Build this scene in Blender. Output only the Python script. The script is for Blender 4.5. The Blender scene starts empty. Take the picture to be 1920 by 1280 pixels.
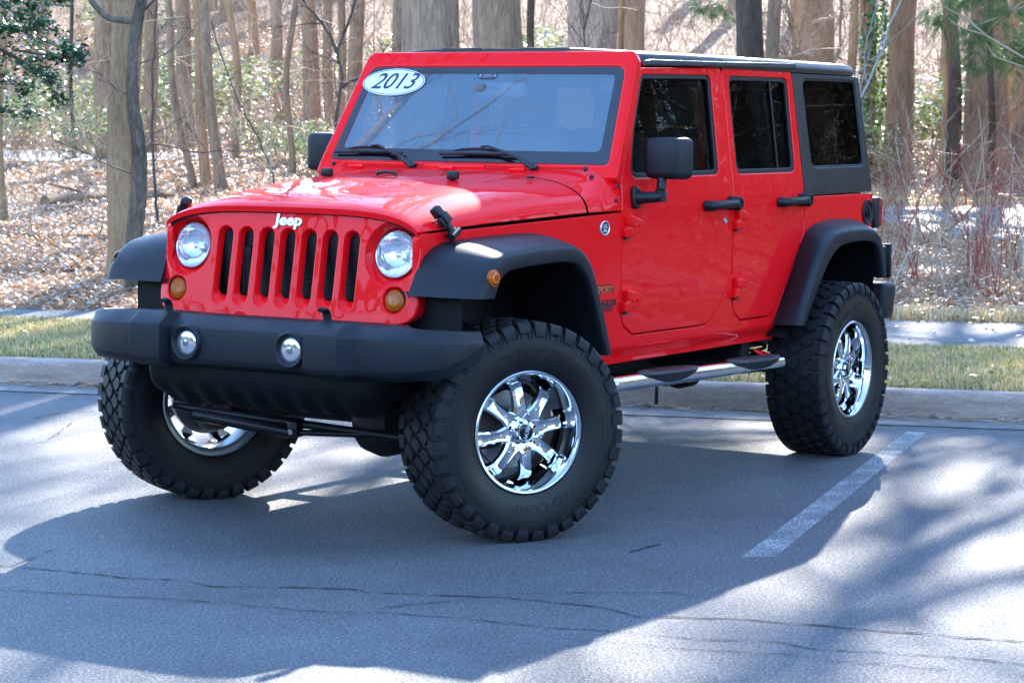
import bpy, bmesh, math, random
import numpy as np
from mathutils import Vector, Matrix, noise
R=math.radians; PI=math.pi
scene=bpy.context.scene
# ------------------------------------------------------------------ camera
cam_d=bpy.data.cameras.new("camera"); cam=bpy.data.objects.new("camera",cam_d)
scene.collection.objects.link(cam); scene.camera=cam
cam.matrix_world=Matrix(((-0.52101712,-0.07078833,0.85060577,8.07077),
                         (0.85346401,-0.05703764,0.51802113,5.69589),
                         (0.01184670,0.99585929,0.09013287,1.62184),(0,0,0,1)))
cam_d.sensor_width=36; cam_d.lens=84.22; cam_d.clip_end=2000; cam_d.clip_start=.1
cam_d.dof.use_dof=True; cam_d.dof.focus_distance=9.3; cam_d.dof.aperture_fstop=11
# ------------------------------------------------------------------ world, sun, exposure
SUNV=Vector((-1.75,-.69,1)).normalized()
el=math.asin(SUNV.z); rot=math.atan2(SUNV.x,SUNV.y)
W=bpy.data.worlds.new("World"); scene.world=W; W.use_nodes=True
wn=W.node_tree.nodes; wl=W.node_tree.links
bg=wn['Background']; sky=wn.new('ShaderNodeTexSky'); sky.sky_type='NISHITA'; sky.sun_disc=False
sky.sun_elevation=el; sky.sun_rotation=rot; sky.air_density=1.0; sky.dust_density=.0; sky.ozone_density=4
wl.new(sky.outputs[0],bg.inputs[0]); bg.inputs[1].default_value=.15
sl=bpy.data.lights.new("sun",'SUN'); sl.energy=2.5; sl.angle=R(.55); sl.color=(1,.955,.89)
so=bpy.data.objects.new("sun",sl); scene.collection.objects.link(so)
so.rotation_euler=SUNV.to_track_quat('Z','Y').to_euler(); so.location=(-20,-10,20)
vs=scene.view_settings; vs.view_transform='Standard'; vs.look='None'; vs.gamma=1; vs.exposure=2.95
scene.cycles.max_bounces=8; scene.cycles.transparent_max_bounces=10; scene.cycles.caustics_reflective=False; scene.cycles.caustics_refractive=False
scene.cycles.sample_clamp_indirect=6
# ------------------------------------------------------------------ materials
def mat(name,col,rough=.5,metal=0,spec=.5,coat=0,coat_r=.03,trans=0,ior=1.5):
    m=bpy.data.materials.new(name); m.use_nodes=True
    b=m.node_tree.nodes['Principled BSDF']
    b.inputs['Base Color'].default_value=(*col,1); b.inputs['Roughness'].default_value=rough
    b.inputs['Metallic'].default_value=metal; b.inputs['Specular IOR Level'].default_value=spec
    b.inputs['Coat Weight'].default_value=coat; b.inputs['Coat Roughness'].default_value=coat_r
    b.inputs['Transmission Weight'].default_value=trans; b.inputs['IOR'].default_value=ior
    return m
class NT:
    def __init__(s,m): s.m=m; s.t=m.node_tree; s.b=s.t.nodes.get('Principled BSDF')
    def n(s,ty,**k):
        x=s.t.nodes.new(ty)
        for a,v in k.items():
            if a.startswith('_'): setattr(x,a[1:],v)
            else: x.inputs[a.replace('__',' ')].default_value=v
        return x
    def l(s,a,b): s.t.links.new(a,b)
    def co(s,scale=(1,1,1),kind='Object'):
        c=s.n('ShaderNodeTexCoord'); mp=s.n('ShaderNodeMapping'); mp.inputs['Scale'].default_value=scale
        s.l(c.outputs[kind],mp.inputs[0]); return mp.outputs[0]
    def noise(s,vec,scale,detail=4,rough=.5,dist=0):
        x=s.n('ShaderNodeTexNoise'); x.inputs['Scale'].default_value=scale; x.inputs['Detail'].default_value=detail
        x.inputs['Roughness'].default_value=rough; x.inputs['Distortion'].default_value=dist
        s.l(vec,x.inputs['Vector']); return x.outputs[0]
    def ramp(s,fac,stops):
        x=s.n('ShaderNodeValToRGB'); e=x.color_ramp.elements
        while len(e)<len(stops): e.new(.5)
        for q,(p,c) in zip(e,stops): q.position=p; q.color=(*c,1) if len(c)==3 else c
        s.l(fac,x.inputs[0]); return x.outputs[0]
    def mix(s,fac,a,b,mode='MIX'):
        x=s.n('ShaderNodeMix'); x.data_type='RGBA'; x.blend_type=mode
        for v,i in ((fac,0),(a,6),(b,7)):
            if hasattr(v,'links'): s.l(v,x.inputs[i])
            else: x.inputs[i].default_value=v if i==0 else (*v,1)
        return x.outputs[2]
    def math(s,op,a,b=None):
        x=s.n('ShaderNodeMath'); x.operation=op
        for v,i in ((a,0),(b,1)):
            if v is None: continue
            if hasattr(v,'links'): s.l(v,x.inputs[i])
            else: x.inputs[i].default_value=v
        return x.outputs[0]
    def bump(s,h,strength=.3,dist=.01,target='Normal'):
        x=s.n('ShaderNodeBump'); x.inputs['Strength'].default_value=strength; x.inputs['Distance'].default_value=dist
        s.l(h,x.inputs['Height']); s.l(x.outputs[0],s.b.inputs[target]); return x
    def col(s,c): s.l(c,s.b.inputs['Base Color'])
    def rough(s,c): s.l(c,s.b.inputs['Roughness'])
    def attr(s,name='Col'):
        x=s.n('ShaderNodeAttribute'); x.attribute_name=name; return x.outputs['Color']

def m_paint():
    m=mat('red_car_paint',(.95,.006,.010),.65,.08,.04,.62,.015); m.node_tree.nodes['Principled BSDF'].inputs['Coat IOR'].default_value=1.38; t=NT(m); v=t.co()
    h=t.noise(v,3.2,2); t.bump(h,.35,.012,'Coat Normal'); 
    return m
def m_plastic(name,c,r,b=.25):
    m=mat(name,c,r,0,.5); t=NT(m); v=t.co(); h=t.noise(v,900,2); t.bump(h,b,.0006)
    r2=t.ramp(t.noise(v,6,4),[(.3,(r-.07,)*3),(.7,(r+.08,)*3)]); t.rough(r2); return m
RED=m_paint()
BLK=m_plastic('black_textured_plastic',(.006,.0075,.011),.5); BLK.node_tree.nodes['Principled BSDF'].inputs['Specular IOR Level'].default_value=.38
DBLK=mat('dull_black_metal',(.0035,.0035,.004),.6,0,.25)
TRIM=mat('black_rubber_trim',(.006,.006,.007),.45,0,.4)
TOPM=m_plastic('hardtop_black',(.012,.013,.013),.38,.3)
CHR=mat('chrome',(.86,.87,.89),.035,1)
CHRB=mat('brushed_rim_lip',(.62,.63,.65),.22,1)
CAST=mat('bare_alloy_barrel',(.45,.45,.46),.42,1)
IRON=mat('rusty_cast_iron',(.05,.032,.024),.75)
STEEL=mat('brake_steel',(.30,.29,.28),.4,1)
WHITE=mat('white_lettering',(.75,.75,.75),.35)
SILV=mat('silver_badge',(.72,.73,.75),.25,.6)
SEAT=mat('grey_seat_fabric',(.22,.22,.23),.85)
DASH=mat('grey_dash_plastic',(.12,.125,.13),.6)
DECAL=mat('black_decal',(.02,.012,.014),.4)
ORNG=mat('orange_decal',(.75,.10,.03),.4)
INKB=mat('navy_ink',(.012,.03,.06),.4)
def m_rubber():
    m=mat('tyre_rubber',(.008,.008,.009),.62,0,.35); t=NT(m); v=t.co()
    c=t.ramp(t.noise(v,9,5),[(.35,(.006,.006,.0075)),(.7,(.014,.0135,.0135))]); t.col(c)
    t.bump(t.noise(v,160,3),.25,.001); return m
RUB=m_rubber()
def m_side():
    m=mat('tyre_sidewall',(.006,.006,.007),.40,0,.4); t=NT(m); v=t.co()
    c=t.ramp(t.noise(v,5,5),[(.35,(.004,.004,.005)),(.75,(.016,.013,.010))]); t.col(c)
    t.rough(t.ramp(t.noise(v,4,3),[(.3,(.36,)*3),(.7,(.5,)*3)])); t.bump(t.noise(v,200,2),.15,.0006); return m
SIDEW=m_side()
def m_amber():
    m=mat('amber_lens',(.50,.10,.006),.15,0,.5,0,.03,.0,1.45); t=NT(m)
    w=t.n('ShaderNodeTexWave'); w.inputs['Scale'].default_value=60; w.bands_direction='Y'
    t.l(t.co(),w.inputs['Vector']); t.bump(w.outputs[1],.9,.004); t.col(t.ramp(w.outputs[1],[(.2,(.36,.055,.002)),(.8,(.82,.165,.006))]))
    return m
AMB=m_amber()
REDL=mat('red_tail_lens',(.45,.015,.01),.12,0,.5,0,.03,.2)
def m_glass(name,tint,ior,fac_add=0.0,wob=0,sheen_col=None,sheen_w=0):
    m=bpy.data.materials.new(name); m.use_nodes=True; t=NT(m); nt=m.node_tree; nt.nodes.remove(t.b); t.b=None
    out=nt.nodes['Material Output']; g=t.n('ShaderNodeBsdfGlossy'); g.inputs['Roughness'].default_value=.004
    g.inputs['Color'].default_value=(1,1,1,1)
    tr_=t.n('ShaderNodeBsdfTransparent'); tr_.inputs[0].default_value=(*tint,1)
    f=t.n('ShaderNodeFresnel'); f.inputs[0].default_value=ior
    ge=t.n('ShaderNodeNewGeometry'); a=t.math('MULTIPLY',t.math('ADD',f.outputs[0],fac_add),t.math('SUBTRACT',1,ge.outputs['Backfacing']))
    if wob:
        bp=t.n('ShaderNodeBump'); bp.inputs['Strength'].default_value=wob; bp.inputs['Distance'].default_value=.01; t.l(t.noise(t.co((1,1,2.2)),3.5,2),bp.inputs['Height']); t.l(bp.outputs[0],g.inputs['Normal'])
    mx=t.n('ShaderNodeMixShader'); t.l(a,mx.inputs[0]); t.l(tr_.outputs[0],mx.inputs[1]); t.l(g.outputs[0],mx.inputs[2]); t.l(mx.outputs[0],out.inputs[0])
    if sheen_col:
        df=t.n('ShaderNodeBsdfDiffuse'); df.inputs[0].default_value=(*sheen_col,1); m2=t.n('ShaderNodeMixShader'); m2.inputs[0].default_value=sheen_w  # even diffuse colour standing in for brightness on the glass
        t.l(mx.outputs[0],m2.inputs[1]); t.l(df.outputs[0],m2.inputs[2]); t.l(m2.outputs[0],out.inputs[0])
    return m
WSG=m_glass('windshield_glass',(.85,.90,.92),1.5,.055,0,(.42,.72,.92),.08)  # sky brightness mixed into the glass as a pale blue colour
TINT=m_glass('tinted_side_glass',(.40,.40,.40),1.5,.09,0)
LENS=m_glass('clear_lens',(.93,.95,.97),1.45,0,0,(.92,.94,1),.18)  # white mixed in so the headlight looks lit up
FRIT=mat('black_glass_band',(.006,.007,.010),.06,0,.9)
def m_refl():
    m=mat('lamp_reflector',(.95,.95,.97),.16,1); t=NT(m); v=t.co()
    x=t.n('ShaderNodeTexVoronoi'); x.inputs['Scale'].default_value=26; t.l(v,x.inputs['Vector']); t.bump(x.outputs[0],.35,.01); return m
REFL=m_refl()

# ------------------------------------------------------------------ mesh helpers
C=scene.collection
WO={}                                   # world origin of every object (plain translations)
def sharp(bm,ang):
    for e in bm.edges:
        e.smooth = len(e.link_faces)==2 and e.calc_face_angle(3.2)<ang and not e.seam
    for f in bm.faces: f.smooth=True
def link(name,me,m=None,parent=None,origin=(0,0,0),label=None,cat=None,group=None,kind=None):
    o=bpy.data.objects.new(name,me); C.objects.link(o)
    if m is not None and me is not None:
        for x in (m if isinstance(m,(list,tuple)) else [m]): me.materials.append(x)
    po=WO[parent.name] if parent else Vector((0,0,0))
    if parent: o.parent=parent
    o.location=Vector(origin)-po; WO[o.name]=Vector(origin)
    for k,v in (('label',label),('category',cat),('group',group),('kind',kind)):
        if v: o[k]=v
    return o
def empty(name,loc,label,cat,group=None,rz=0):
    o=link(name,None,None,None,loc,label,cat,group); o.rotation_euler.z=rz; return o
def bm_new(verts,faces):
    bm=bmesh.new(); vs_=[bm.verts.new(v) for v in verts]
    for f in faces:
        try: bm.faces.new([vs_[i] for i in f])
        except ValueError: pass
    return bm
def obj(name,bm,m,parent=None,ang=38,recalc=True,bevel=0,segs=2,**k):
    """bmesh (world coordinates) -> one mesh object whose origin is the centre of its bounds"""
    if recalc: bmesh.ops.recalc_face_normals(bm,faces=bm.faces)
    if bevel:
        es=[e for e in bm.edges if len(e.link_faces)==2 and e.calc_face_angle(0)>R(28)]
        bmesh.ops.bevel(bm,geom=es,offset=bevel,segments=segs,profile=.5,affect='EDGES',clamp_overlap=True)
    sharp(bm,R(ang))
    xs=[v.co for v in bm.verts]
    mn=Vector([min(c[i] for c in xs) for i in range(3)]); mx=Vector([max(c[i] for c in xs) for i in range(3)])
    org=(mn+mx)/2
    if parent is None: org.z=mn.z
    for v in bm.verts: v.co-=org
    me=bpy.data.meshes.new(name); bm.to_mesh(me); bm.free()
    return link(name,me,m,parent,org,**k)
def join(*bms):
    out=bms[0]
    for b in bms[1:]:
        mp=[out.verts.new(v.co) for v in b.verts]; b.verts.index_update()
        for f in b.faces:
            try: nf=out.faces.new([mp[v.index] for v in f.verts]); nf.material_index=f.material_index
            except ValueError: pass
        for e in b.edges:
            if e.seam:
                ne=out.edges.get((mp[e.verts[0].index],mp[e.verts[1].index]))
                if ne: ne.seam=True
        b.free()
    return out
def setmi(bm,i):
    for f in bm.faces: f.material_index=i
    return bm
def box(x0,x1,y0,y1,z0,z1,bev=0,segs=2):
    bm=bmesh.new(); bmesh.ops.create_cube(bm,size=1)
    for v in bm.verts: v.co=Vector(((x0+x1)/2+v.co.x*(x1-x0),(y0+y1)/2+v.co.y*(y1-y0),(z0+z1)/2+v.co.z*(z1-z0)))
    if bev: bmesh.ops.bevel(bm,geom=bm.edges[:],offset=bev,segments=segs,profile=.5,affect='EDGES')
    return bm
def xf(bm,M):
    for v in bm.verts: v.co=M@v.co
    return bm
def tube(pts,rad,n=12,cap=True,flat=1.0):
    """round bar along points; rad = number or list"""
    pts=[Vector(p) for p in pts]; rr=rad if isinstance(rad,(list,tuple)) else [rad]*len(pts)
    bm=bmesh.new(); rings=[]; up=None
    for i,p in enumerate(pts):
        t=(pts[min(i+1,len(pts)-1)]-pts[max(i-1,0)]).normalized()
        if up is None: up=Vector((0,0,1)) if abs(t.z)<.9 else Vector((1,0,0))
        a=t.cross(up).normalized(); b=a.cross(t).normalized(); up=b
        rings.append([bm.verts.new(p+(a*math.cos(2*PI*k/n)+b*math.sin(2*PI*k/n)*flat)*rr[i]) for k in range(n)])
    for r0,r1 in zip(rings,rings[1:]):
        for k in range(n): bm.faces.new((r0[k],r0[(k+1)%n],r1[(k+1)%n],r1[k]))
    if cap: bm.faces.new(rings[0][::-1]); bm.faces.new(rings[-1])
    return bm
def lathe(prof,n=48,axis='Y',close=False):
    """profile [(axial, radius)] turned round the Y axis through the origin"""
    bm=bmesh.new(); rings=[]
    for a,r in prof:
        rings.append([bm.verts.new((r*math.cos(2*PI*k/n),a,r*math.sin(2*PI*k/n))) for k in range(n)])
    pr=list(zip(rings,rings[1:]))
    if close: pr.append((rings[-1],rings[0]))
    for r0,r1 in pr:
        for k in range(n): bm.faces.new((r0[k],r0[(k+1)%n],r1[(k+1)%n],r1[k]))
    if not close:
        if prof[0][1]<.03: bm.faces.new(rings[0][::-1])
        if prof[-1][1]<.03: bm.faces.new(rings[-1])
    return bm
def loft(secs,closed=False,caps=False):
    """grid through sections (lists of equal length)"""
    bm=bmesh.new(); g=[[bm.verts.new(p) for p in s] for s in secs]
    n=len(g[0])
    for a,b in zip(g,g[1:]):
        for k in range(n if closed else n-1): bm.faces.new((a[k],a[(k+1)%n],b[(k+1)%n],b[k]))
    if caps: bm.faces.new(g[0][::-1]); bm.faces.new(g[-1])
    return bm
def fillet(pts,r,n=5):
    """round the corners of a closed polygon; r number or list"""
    out=[]; N=len(pts)
    for i in range(N):
        p=Vector(pts[i]).to_2d(); a=Vector(pts[i-1]).to_2d(); b=Vector(pts[(i+1)%N]).to_2d()
        rr=r[i] if isinstance(r,(list,tuple)) else r
        u=(a-p); v=(b-p); lu,lv=u.length,v.length
        if rr<=0 or lu<1e-6 or lv<1e-6: out.append(tuple(p)); continue
        u/=lu; v/=lv; ang=math.acos(max(-1,min(1,u.dot(v))))
        if ang>R(172): out.append(tuple(p)); continue
        d=min(rr/math.tan(ang/2),lu*.48,lv*.48)
        p0=p+u*d; p1=p+v*d
        for k in range(n+1):
            t=k/n; out.append(tuple(p0*(1-t)**2+p*2*t*(1-t)+p1*t*t))
    return out
def plate(outline,holes=(),thick=.02,bev=.004,cuts_v=(),cuts_u=()):
    """flat plate in (u,v), front face at w=0, back at w=-thick, with rounded rim; returns bmesh in (u,v,w)"""
    cu=bpy.data.curves.new('tmp','CURVE'); cu.dimensions='2D'; cu.fill_mode='BOTH'
    cu.extrude=max(.0001,thick/2-bev); cu.bevel_depth=bev; cu.bevel_resolution=2; cu.offset=-bev
    for poly in [outline,*holes]:
        sp=cu.splines.new('POLY'); sp.points.add(len(poly)-1)
        for q,p in zip(sp.points,poly): q.co=(p[0],p[1],0,1)
        sp.use_cyclic_u=True
    return curve_bm(cu,thick,cuts_v,cuts_u)
def curve_bm(cu,thick,cuts_v=(),cuts_u=()):
    o=bpy.data.objects.new('tmp',cu); C.objects.link(o)
    dg=bpy.context.evaluated_depsgraph_get(); me=bpy.data.meshes.new_from_object(o.evaluated_get(dg))
    bpy.data.objects.remove(o); bm=bmesh.new(); bm.from_mesh(me); bpy.data.meshes.remove(me)
    for v in bm.verts: v.co.z-=thick/2
    bmesh.ops.remove_doubles(bm,verts=bm.verts,dist=1e-5)
    for c in cuts_v: bmesh.ops.bisect_plane(bm,geom=bm.verts[:]+bm.edges[:]+bm.faces[:],plane_co=(0,c,0),plane_no=(0,1,0),dist=1e-6)
    for c in cuts_u: bmesh.ops.bisect_plane(bm,geom=bm.verts[:]+bm.edges[:]+bm.faces[:],plane_co=(c,0,0),plane_no=(1,0,0),dist=1e-6)
    bm.normal_update()
    for e in bm.edges:      # keep the flat faces of a plate flat-shaded up to their rounded rim
        if len(e.link_faces)==2: e.seam=(abs(e.link_faces[0].normal.z)>.999)!=(abs(e.link_faces[1].normal.z)>.999)
    return bm
def textbm(s,size=1,thick=.003,offset=0,shear=0,spacing=1,bev=0):
    cu=bpy.data.curves.new('tmp','FONT'); cu.body=s; cu.size=size; cu.extrude=thick/2; cu.offset=offset; cu.shear=shear
    cu.space_character=spacing; cu.align_x='CENTER'; cu.align_y='CENTER'; cu.resolution_u=4; cu.bevel_depth=bev
    return curve_bm(cu,thick)
def mapped(bm,f):
    for v in bm.verts: v.co=Vector(f(v.co.x,v.co.y,v.co.z))
    return bm
def circle(cx,cy,r,n=32,ry=None):
    ry=ry or r
    return [(cx+r*math.cos(2*PI*k/n),cy+ry*math.sin(2*PI*k/n)) for k in range(n)]
def sstep(a,b,x):
    t=max(0,min(1,(x-a)/(b-a))); return t*t*(3-2*t)
def interp(x,tab):
    if x<=tab[0][0]: return tab[0][1]
    for (a,b),(c,d) in zip(tab,tab[1:]):
        if x<=c: return b+(d-b)*(x-a)/(c-a)
    return tab[-1][1]
# ------------------------------------------------------------------ terrain shape (s = distance behind the kerb line, u = along it)
UX,UY=-.3225,.9466; NX,NY=-.9466,-.3225; PX,PY=-2.81,-4.62
def su(x,y):
    dx,dy=x-PX,y-PY; return dx*NX+dy*NY, dx*UX+dy*UY
def xy(s,u): return PX+s*NX+u*UX, PY+s*NY+u*UY
def sm(a,b,x):
    t=np.clip((x-a)/(b-a),0,1); return t*t*(3-2*t)
def pedge(u): return 3.55+sm(-2,5,u)*1.45
def hts(s,u):
    w=np.clip(((u-6.26)/(s+13.63)+.46)/.46,0,1)
    e=pedge(u); t=np.maximum(0,s-e)
    left=.04*t+.05*sm(0,1.2,t); right=.012*t; k=1-sm(.25,.75,w)
    h=left*k+right*(1-k)
    h=h+6.5*sm(9,26,s)*sm(13,22,u)  # unseen berm, added to block bright horizon sky in the side windows
    h=h+.13*np.maximum(0,s-30)*sm(28,44,s)*(1-.75*sm(70,140,s))
    h=h+.03*np.sin(s*1.3+u*.7)*sm(0,2,t)+.05*np.sin(s*.45-u*.6+1)*sm(0,4,t)
    return .15+h
def Hxy(x,y):
    s,u=su(x,y); return float(hts(s,u)) if s>.16 else 0.0
def grid_mesh(name,S,U,hf,m,kind='structure',**k):
    ss,uu=np.meshgrid(S,U,indexing='ij'); x,y=xy(ss,uu); z=hf(ss,uu)
    v=np.stack([x,y,z],-1).reshape(-1,3); n,mn=ss.shape
    i=np.arange(n*mn).reshape(n,mn); f=np.stack([i[:-1,:-1],i[:-1,1:],i[1:,1:],i[1:,:-1]],-1).reshape(-1,4)
    me=bpy.data.meshes.new(name); me.from_pydata(v.tolist(),[],f.tolist())
    me.polygons.foreach_set('use_smooth',[True]*len(me.polygons)); me.update()
    o=link(name,me,m,kind=kind,**k); return o
def m_asphalt(name,base=.085,dark=.8,light=1.25):
    m=mat(name,(base,)*3,.8); t=NT(m); v=t.co()
    a=t.noise(v,1.1,5,.6); b=t.noise(v,88,3,.8); c=t.noise(v,14,4,.6)
    g=lambda k:(base*k,base*k,base*k*1.02)
    c0=t.ramp(a,[(.3,g(dark)),(.7,g(light))])
    c1=t.ramp(b,[(.38,(.40,.40,.42)),(.47,(.84,.84,.84)),(.54,(1.06,1.06,1.06)),(.61,(1.6,1.58,1.55)),(.68,(3.0,3.0,2.9))])
    st=t.ramp(t.noise(v,.55,3,.55,.6),[(.30,(.70,.70,.72)),(.42,(1,1,1)),(.62,(1,1,1)),(.74,(1.18,1.17,1.14))]); c0=t.mix(1,c0,st,'MULTIPLY')
    c2=t.mix(1,c0,c1,'MULTIPLY'); c3=t.mix(1,c2,t.ramp(c,[(.35,(.86,.86,.86)),(.7,(1.1,1.1,1.1))]),'MULTIPLY'); t.col(c3)
    vo=t.n('ShaderNodeTexVoronoi'); vo.inputs['Scale'].default_value=120; t.l(v,vo.inputs['Vector'])
    h=t.math('ADD',t.math('MULTIPLY',vo.outputs[0],.7),t.math('MULTIPLY',b,.8)); t.bump(h,.8,.0045)
    t.rough(t.ramp(b,[(.4,(.78,)*3),(.75,(.5,)*3)])); return m
def m_conc(name,c,sc=1):
    m=mat(name,c,.8); t=NT(m); v=t.co(); a=t.noise(v,2.2*sc,6,.65); b=t.noise(v,120,3); d=t.noise(t.co((1,1,6)),5,5,.7)
    k=t.ramp(a,[(.25,tuple(q*.62 for q in c)),(.55,c),(.8,tuple(q*1.25 for q in c))])
    k=t.mix(.55,k,t.ramp(d,[(.35,(c[0]*.55,c[1]*.45,c[2]*.4)),(.6,tuple(q*1.15 for q in c))])); 
    k=t.mix(1,k,t.ramp(b,[(.3,(.75,)*3),(.6,(1.1,)*3)]),'MULTIPLY'); t.col(k); t.bump(t.math('ADD',a,t.math('MULTIPLY',b,.35)),.5,.006); return m
def m_soil(name,cols,sc=3):
    m=mat(name,cols[0],.85); t=NT(m); v=t.co()
    a=t.noise(v,.35*sc,6,.7); b=t.noise(v,22*sc/3,5,.7)
    c=t.ramp(t.math('ADD',t.math('MULTIPLY',a,.4),t.math('MULTIPLY',b,.62)),[(.38,cols[0]),(.5,cols[1]),(.62,cols[2])])
    t.col(c); t.bump(b,.9,.03); return m
ASPH=m_asphalt('asphalt',.096)
me=bpy.data.meshes.new('parking_lot'); q=500
me.from_pydata([(-q,-q,0),(q,-q,0),(q,q,0),(-q,q,0)],[],[(0,1,2,3)]); link('parking_lot',me,ASPH,kind='structure')
CONC=m_conc('kerb_concrete',(.40,.305,.24)); GUT=m_conc('gutter_concrete',(.19,.175,.16),.6)
# gutter pan and kerb (cast in pieces with open joints)
grid_mesh('gutter',np.array([-.40,-.2,.01]),np.linspace(-45,60,106),lambda s,u:.004+0*s,GUT)
bm=bmesh.new(); u=-44.1
prof=[(0,.0),(.006,.10),(.014,.132),(.032,.147),(.06,.150),(.165,.150),(.165,.0)]
while u<60:
    a=[bm.verts.new((*xy(s,u+.005),z)) for s,z in prof]; b=[bm.verts.new((*xy(s,u+2.995),z)) for s,z in prof]
    for k in range(len(prof)-1): bm.faces.new((a[k],a[k+1],b[k+1],b[k]))
    bm.faces.new(a); bm.faces.new(b[::-1]); u+=3.012
o=obj('kerb',bm,CONC,ang=50,kind='structure')
# verge under the grass, path, forest floor
VERGE=m_soil('verge_soil',[(.12,.10,.06),(.24,.20,.12),(.42,.35,.24)],6)
grid_mesh('verge',np.linspace(.17,2.86,12),np.linspace(-45,60,211),lambda s,u:.146+.012*np.sin(u*3.1+s*5)*0+.0*s,VERGE)
PATH=m_asphalt('path_asphalt',.12)
def pathh(s,u): return .152+0*s
U=np.linspace(-45,60,421); T=np.linspace(0,1,6)
uu,tt=np.meshgrid(U,T,indexing='ij'); near=2.80+.10*sm(-2,5,uu)+.03*np.sin(uu*2.3)+.02*np.sin(uu*7.1); far=pedge(uu)+.12
ss=near+(far-near)*tt; x,y=xy(ss,uu); n0,m0=ss.shape; idx=np.arange(n0*m0).reshape(n0,m0)
f=np.stack([idx[:-1,:-1],idx[1:,:-1],idx[1:,1:],idx[:-1,1:]],-1).reshape(-1,4)
me=bpy.data.meshes.new('path'); me.from_pydata(np.stack([x,y,x*0+.153],-1).reshape(-1,3).tolist(),[],f.tolist()); link('path',me,PATH,kind='structure')
FLOOR=m_soil('leaf_mould',[(.10,.06,.035),(.27,.17,.105),(.48,.34,.225)],2.2); FLOOR.node_tree.nodes['Principled BSDF'].inputs['Specular IOR Level'].default_value=.05
S=np.concatenate([np.linspace(2.75,8,36),np.linspace(8.2,30,90),np.linspace(30.5,80,70),np.linspace(82,420,40)])
U=np.concatenate([np.linspace(-300,-45,25),np.linspace(-44,40,240),np.linspace(41,300,30)])
def floor_h(s,u):
    z=hts(s,u); return np.where(s<pedge(u)+.02,.140,z)
grid_mesh('forest_floor',S,U,floor_h,FLOOR)
# far path crossing the wood on the right
def strip(name,S0,S1,U0,U1,m,dz=.02,**k):
    S=np.linspace(S0,S1,30); U=np.linspace(U0,U1,50); return grid_mesh(name,S,U,lambda s,u:hts(s,u)+dz,m,**k)
uu,tt=np.meshgrid(np.linspace(2.4,15,60),np.linspace(0,1,30),indexing='ij')
s0=17.2+.5*np.sin(uu*.8)-.16*(uu-5); s1=26.4+.7*np.sin(uu*.6+1)+.05*(uu-5)
w=sm(2.4,4.0,uu); mid=(s0+s1)/2; ss=mid+((s0+(s1-s0)*tt)-mid)*(.3+.7*w)
x,y=xy(ss,uu); z=hts(ss,uu)+.02; n0,m0=ss.shape; idx=np.arange(n0*m0).reshape(n0,m0)
f=np.stack([idx[:-1,:-1],idx[1:,:-1],idx[1:,1:],idx[:-1,1:]],-1).reshape(-1,4)
me=bpy.data.meshes.new('path'); me.from_pydata(np.stack([x,y,z],-1).reshape(-1,3).tolist(),[],f.tolist()); link('path',me,m_asphalt('woodland_path',.15),kind='structure')
strip('path',23.0,25.0,-40,-6.5,m_soil('sunlit_trail',[(.25,.22,.18),(.4,.37,.32),(.55,.52,.47)],4),.03)  # trail at left; its sun-bright tone is put into the pale colour
# painted bay line, worn
m=mat('worn_white_paint',(.62,.63,.63),.6); t=NT(m); v=t.co(); nz=t.noise(v,85,5,.75); nb=t.noise(v,5,3)
tr=t.n('ShaderNodeBsdfTransparent'); mx=t.n('ShaderNodeMixShader'); out=m.node_tree.nodes['Material Output']
fa=t.ramp(t.math('ADD',t.math('MULTIPLY',nz,.7),t.math('MULTIPLY',nb,.3)),[(.44,(.02,.02,.02)),(.61,(.72,.72,.72))]); t.l(fa,mx.inputs[0]); t.l(tr.outputs[0],mx.inputs[1]); t.l(t.b.outputs[0],mx.inputs[2]); t.l(mx.outputs[0],out.inputs[0])
a=Vector((-.03,1.79)); b=Vector((-3.96,.86)); d=(b-a).normalized(); n=Vector((d.y,-d.x))*.105
if n.y<0: n=-n
bm=bm_new([(a.x,a.y,.004),(b.x,b.y,.004),(b.x+n.x,b.y+n.y,.004),(a.x+n.x-.06,a.y+n.y,.004)],[(0,1,2,3)])
obj('bay_line_marking',bm,m,kind='structure')
# cracks in the asphalt: thin dark wandering strips
CRK=mat('crack_dark',(.012,.012,.013),.9)
random.seed(4)
def crack(pts,w,jit=.02):
    bm=bmesh.new(); P=[]
    for (x0,y0),(x1,y1) in zip(pts,pts[1:]):
        L=math.hypot(x1-x0,y1-y0); n=max(2,int(L/.035))
        for k in range(n): P.append(Vector((x0+(x1-x0)*k/n,y0+(y1-y0)*k/n,0)))
    off=0; prev=None
    for i,p in enumerate(P):
        off=off*.93+random.gauss(0,jit*.28); q=P[min(i+1,len(P)-1)]-P[max(i-1,0)]; nn=Vector((-q.y,q.x,0)).normalized()
        c=p+nn*off; ww=w*random.uniform(.25,1.2)*(1 if random.random()>.12 else .2)
        a=bm.verts.new((*(c+nn*ww/2).xy,.0035)); b=bm.verts.new((*(c-nn*ww/2).xy,.0035))
        if prev: bm.faces.new((prev[0],prev[1],b,a))
        prev=(a,b)
    return bm
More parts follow.
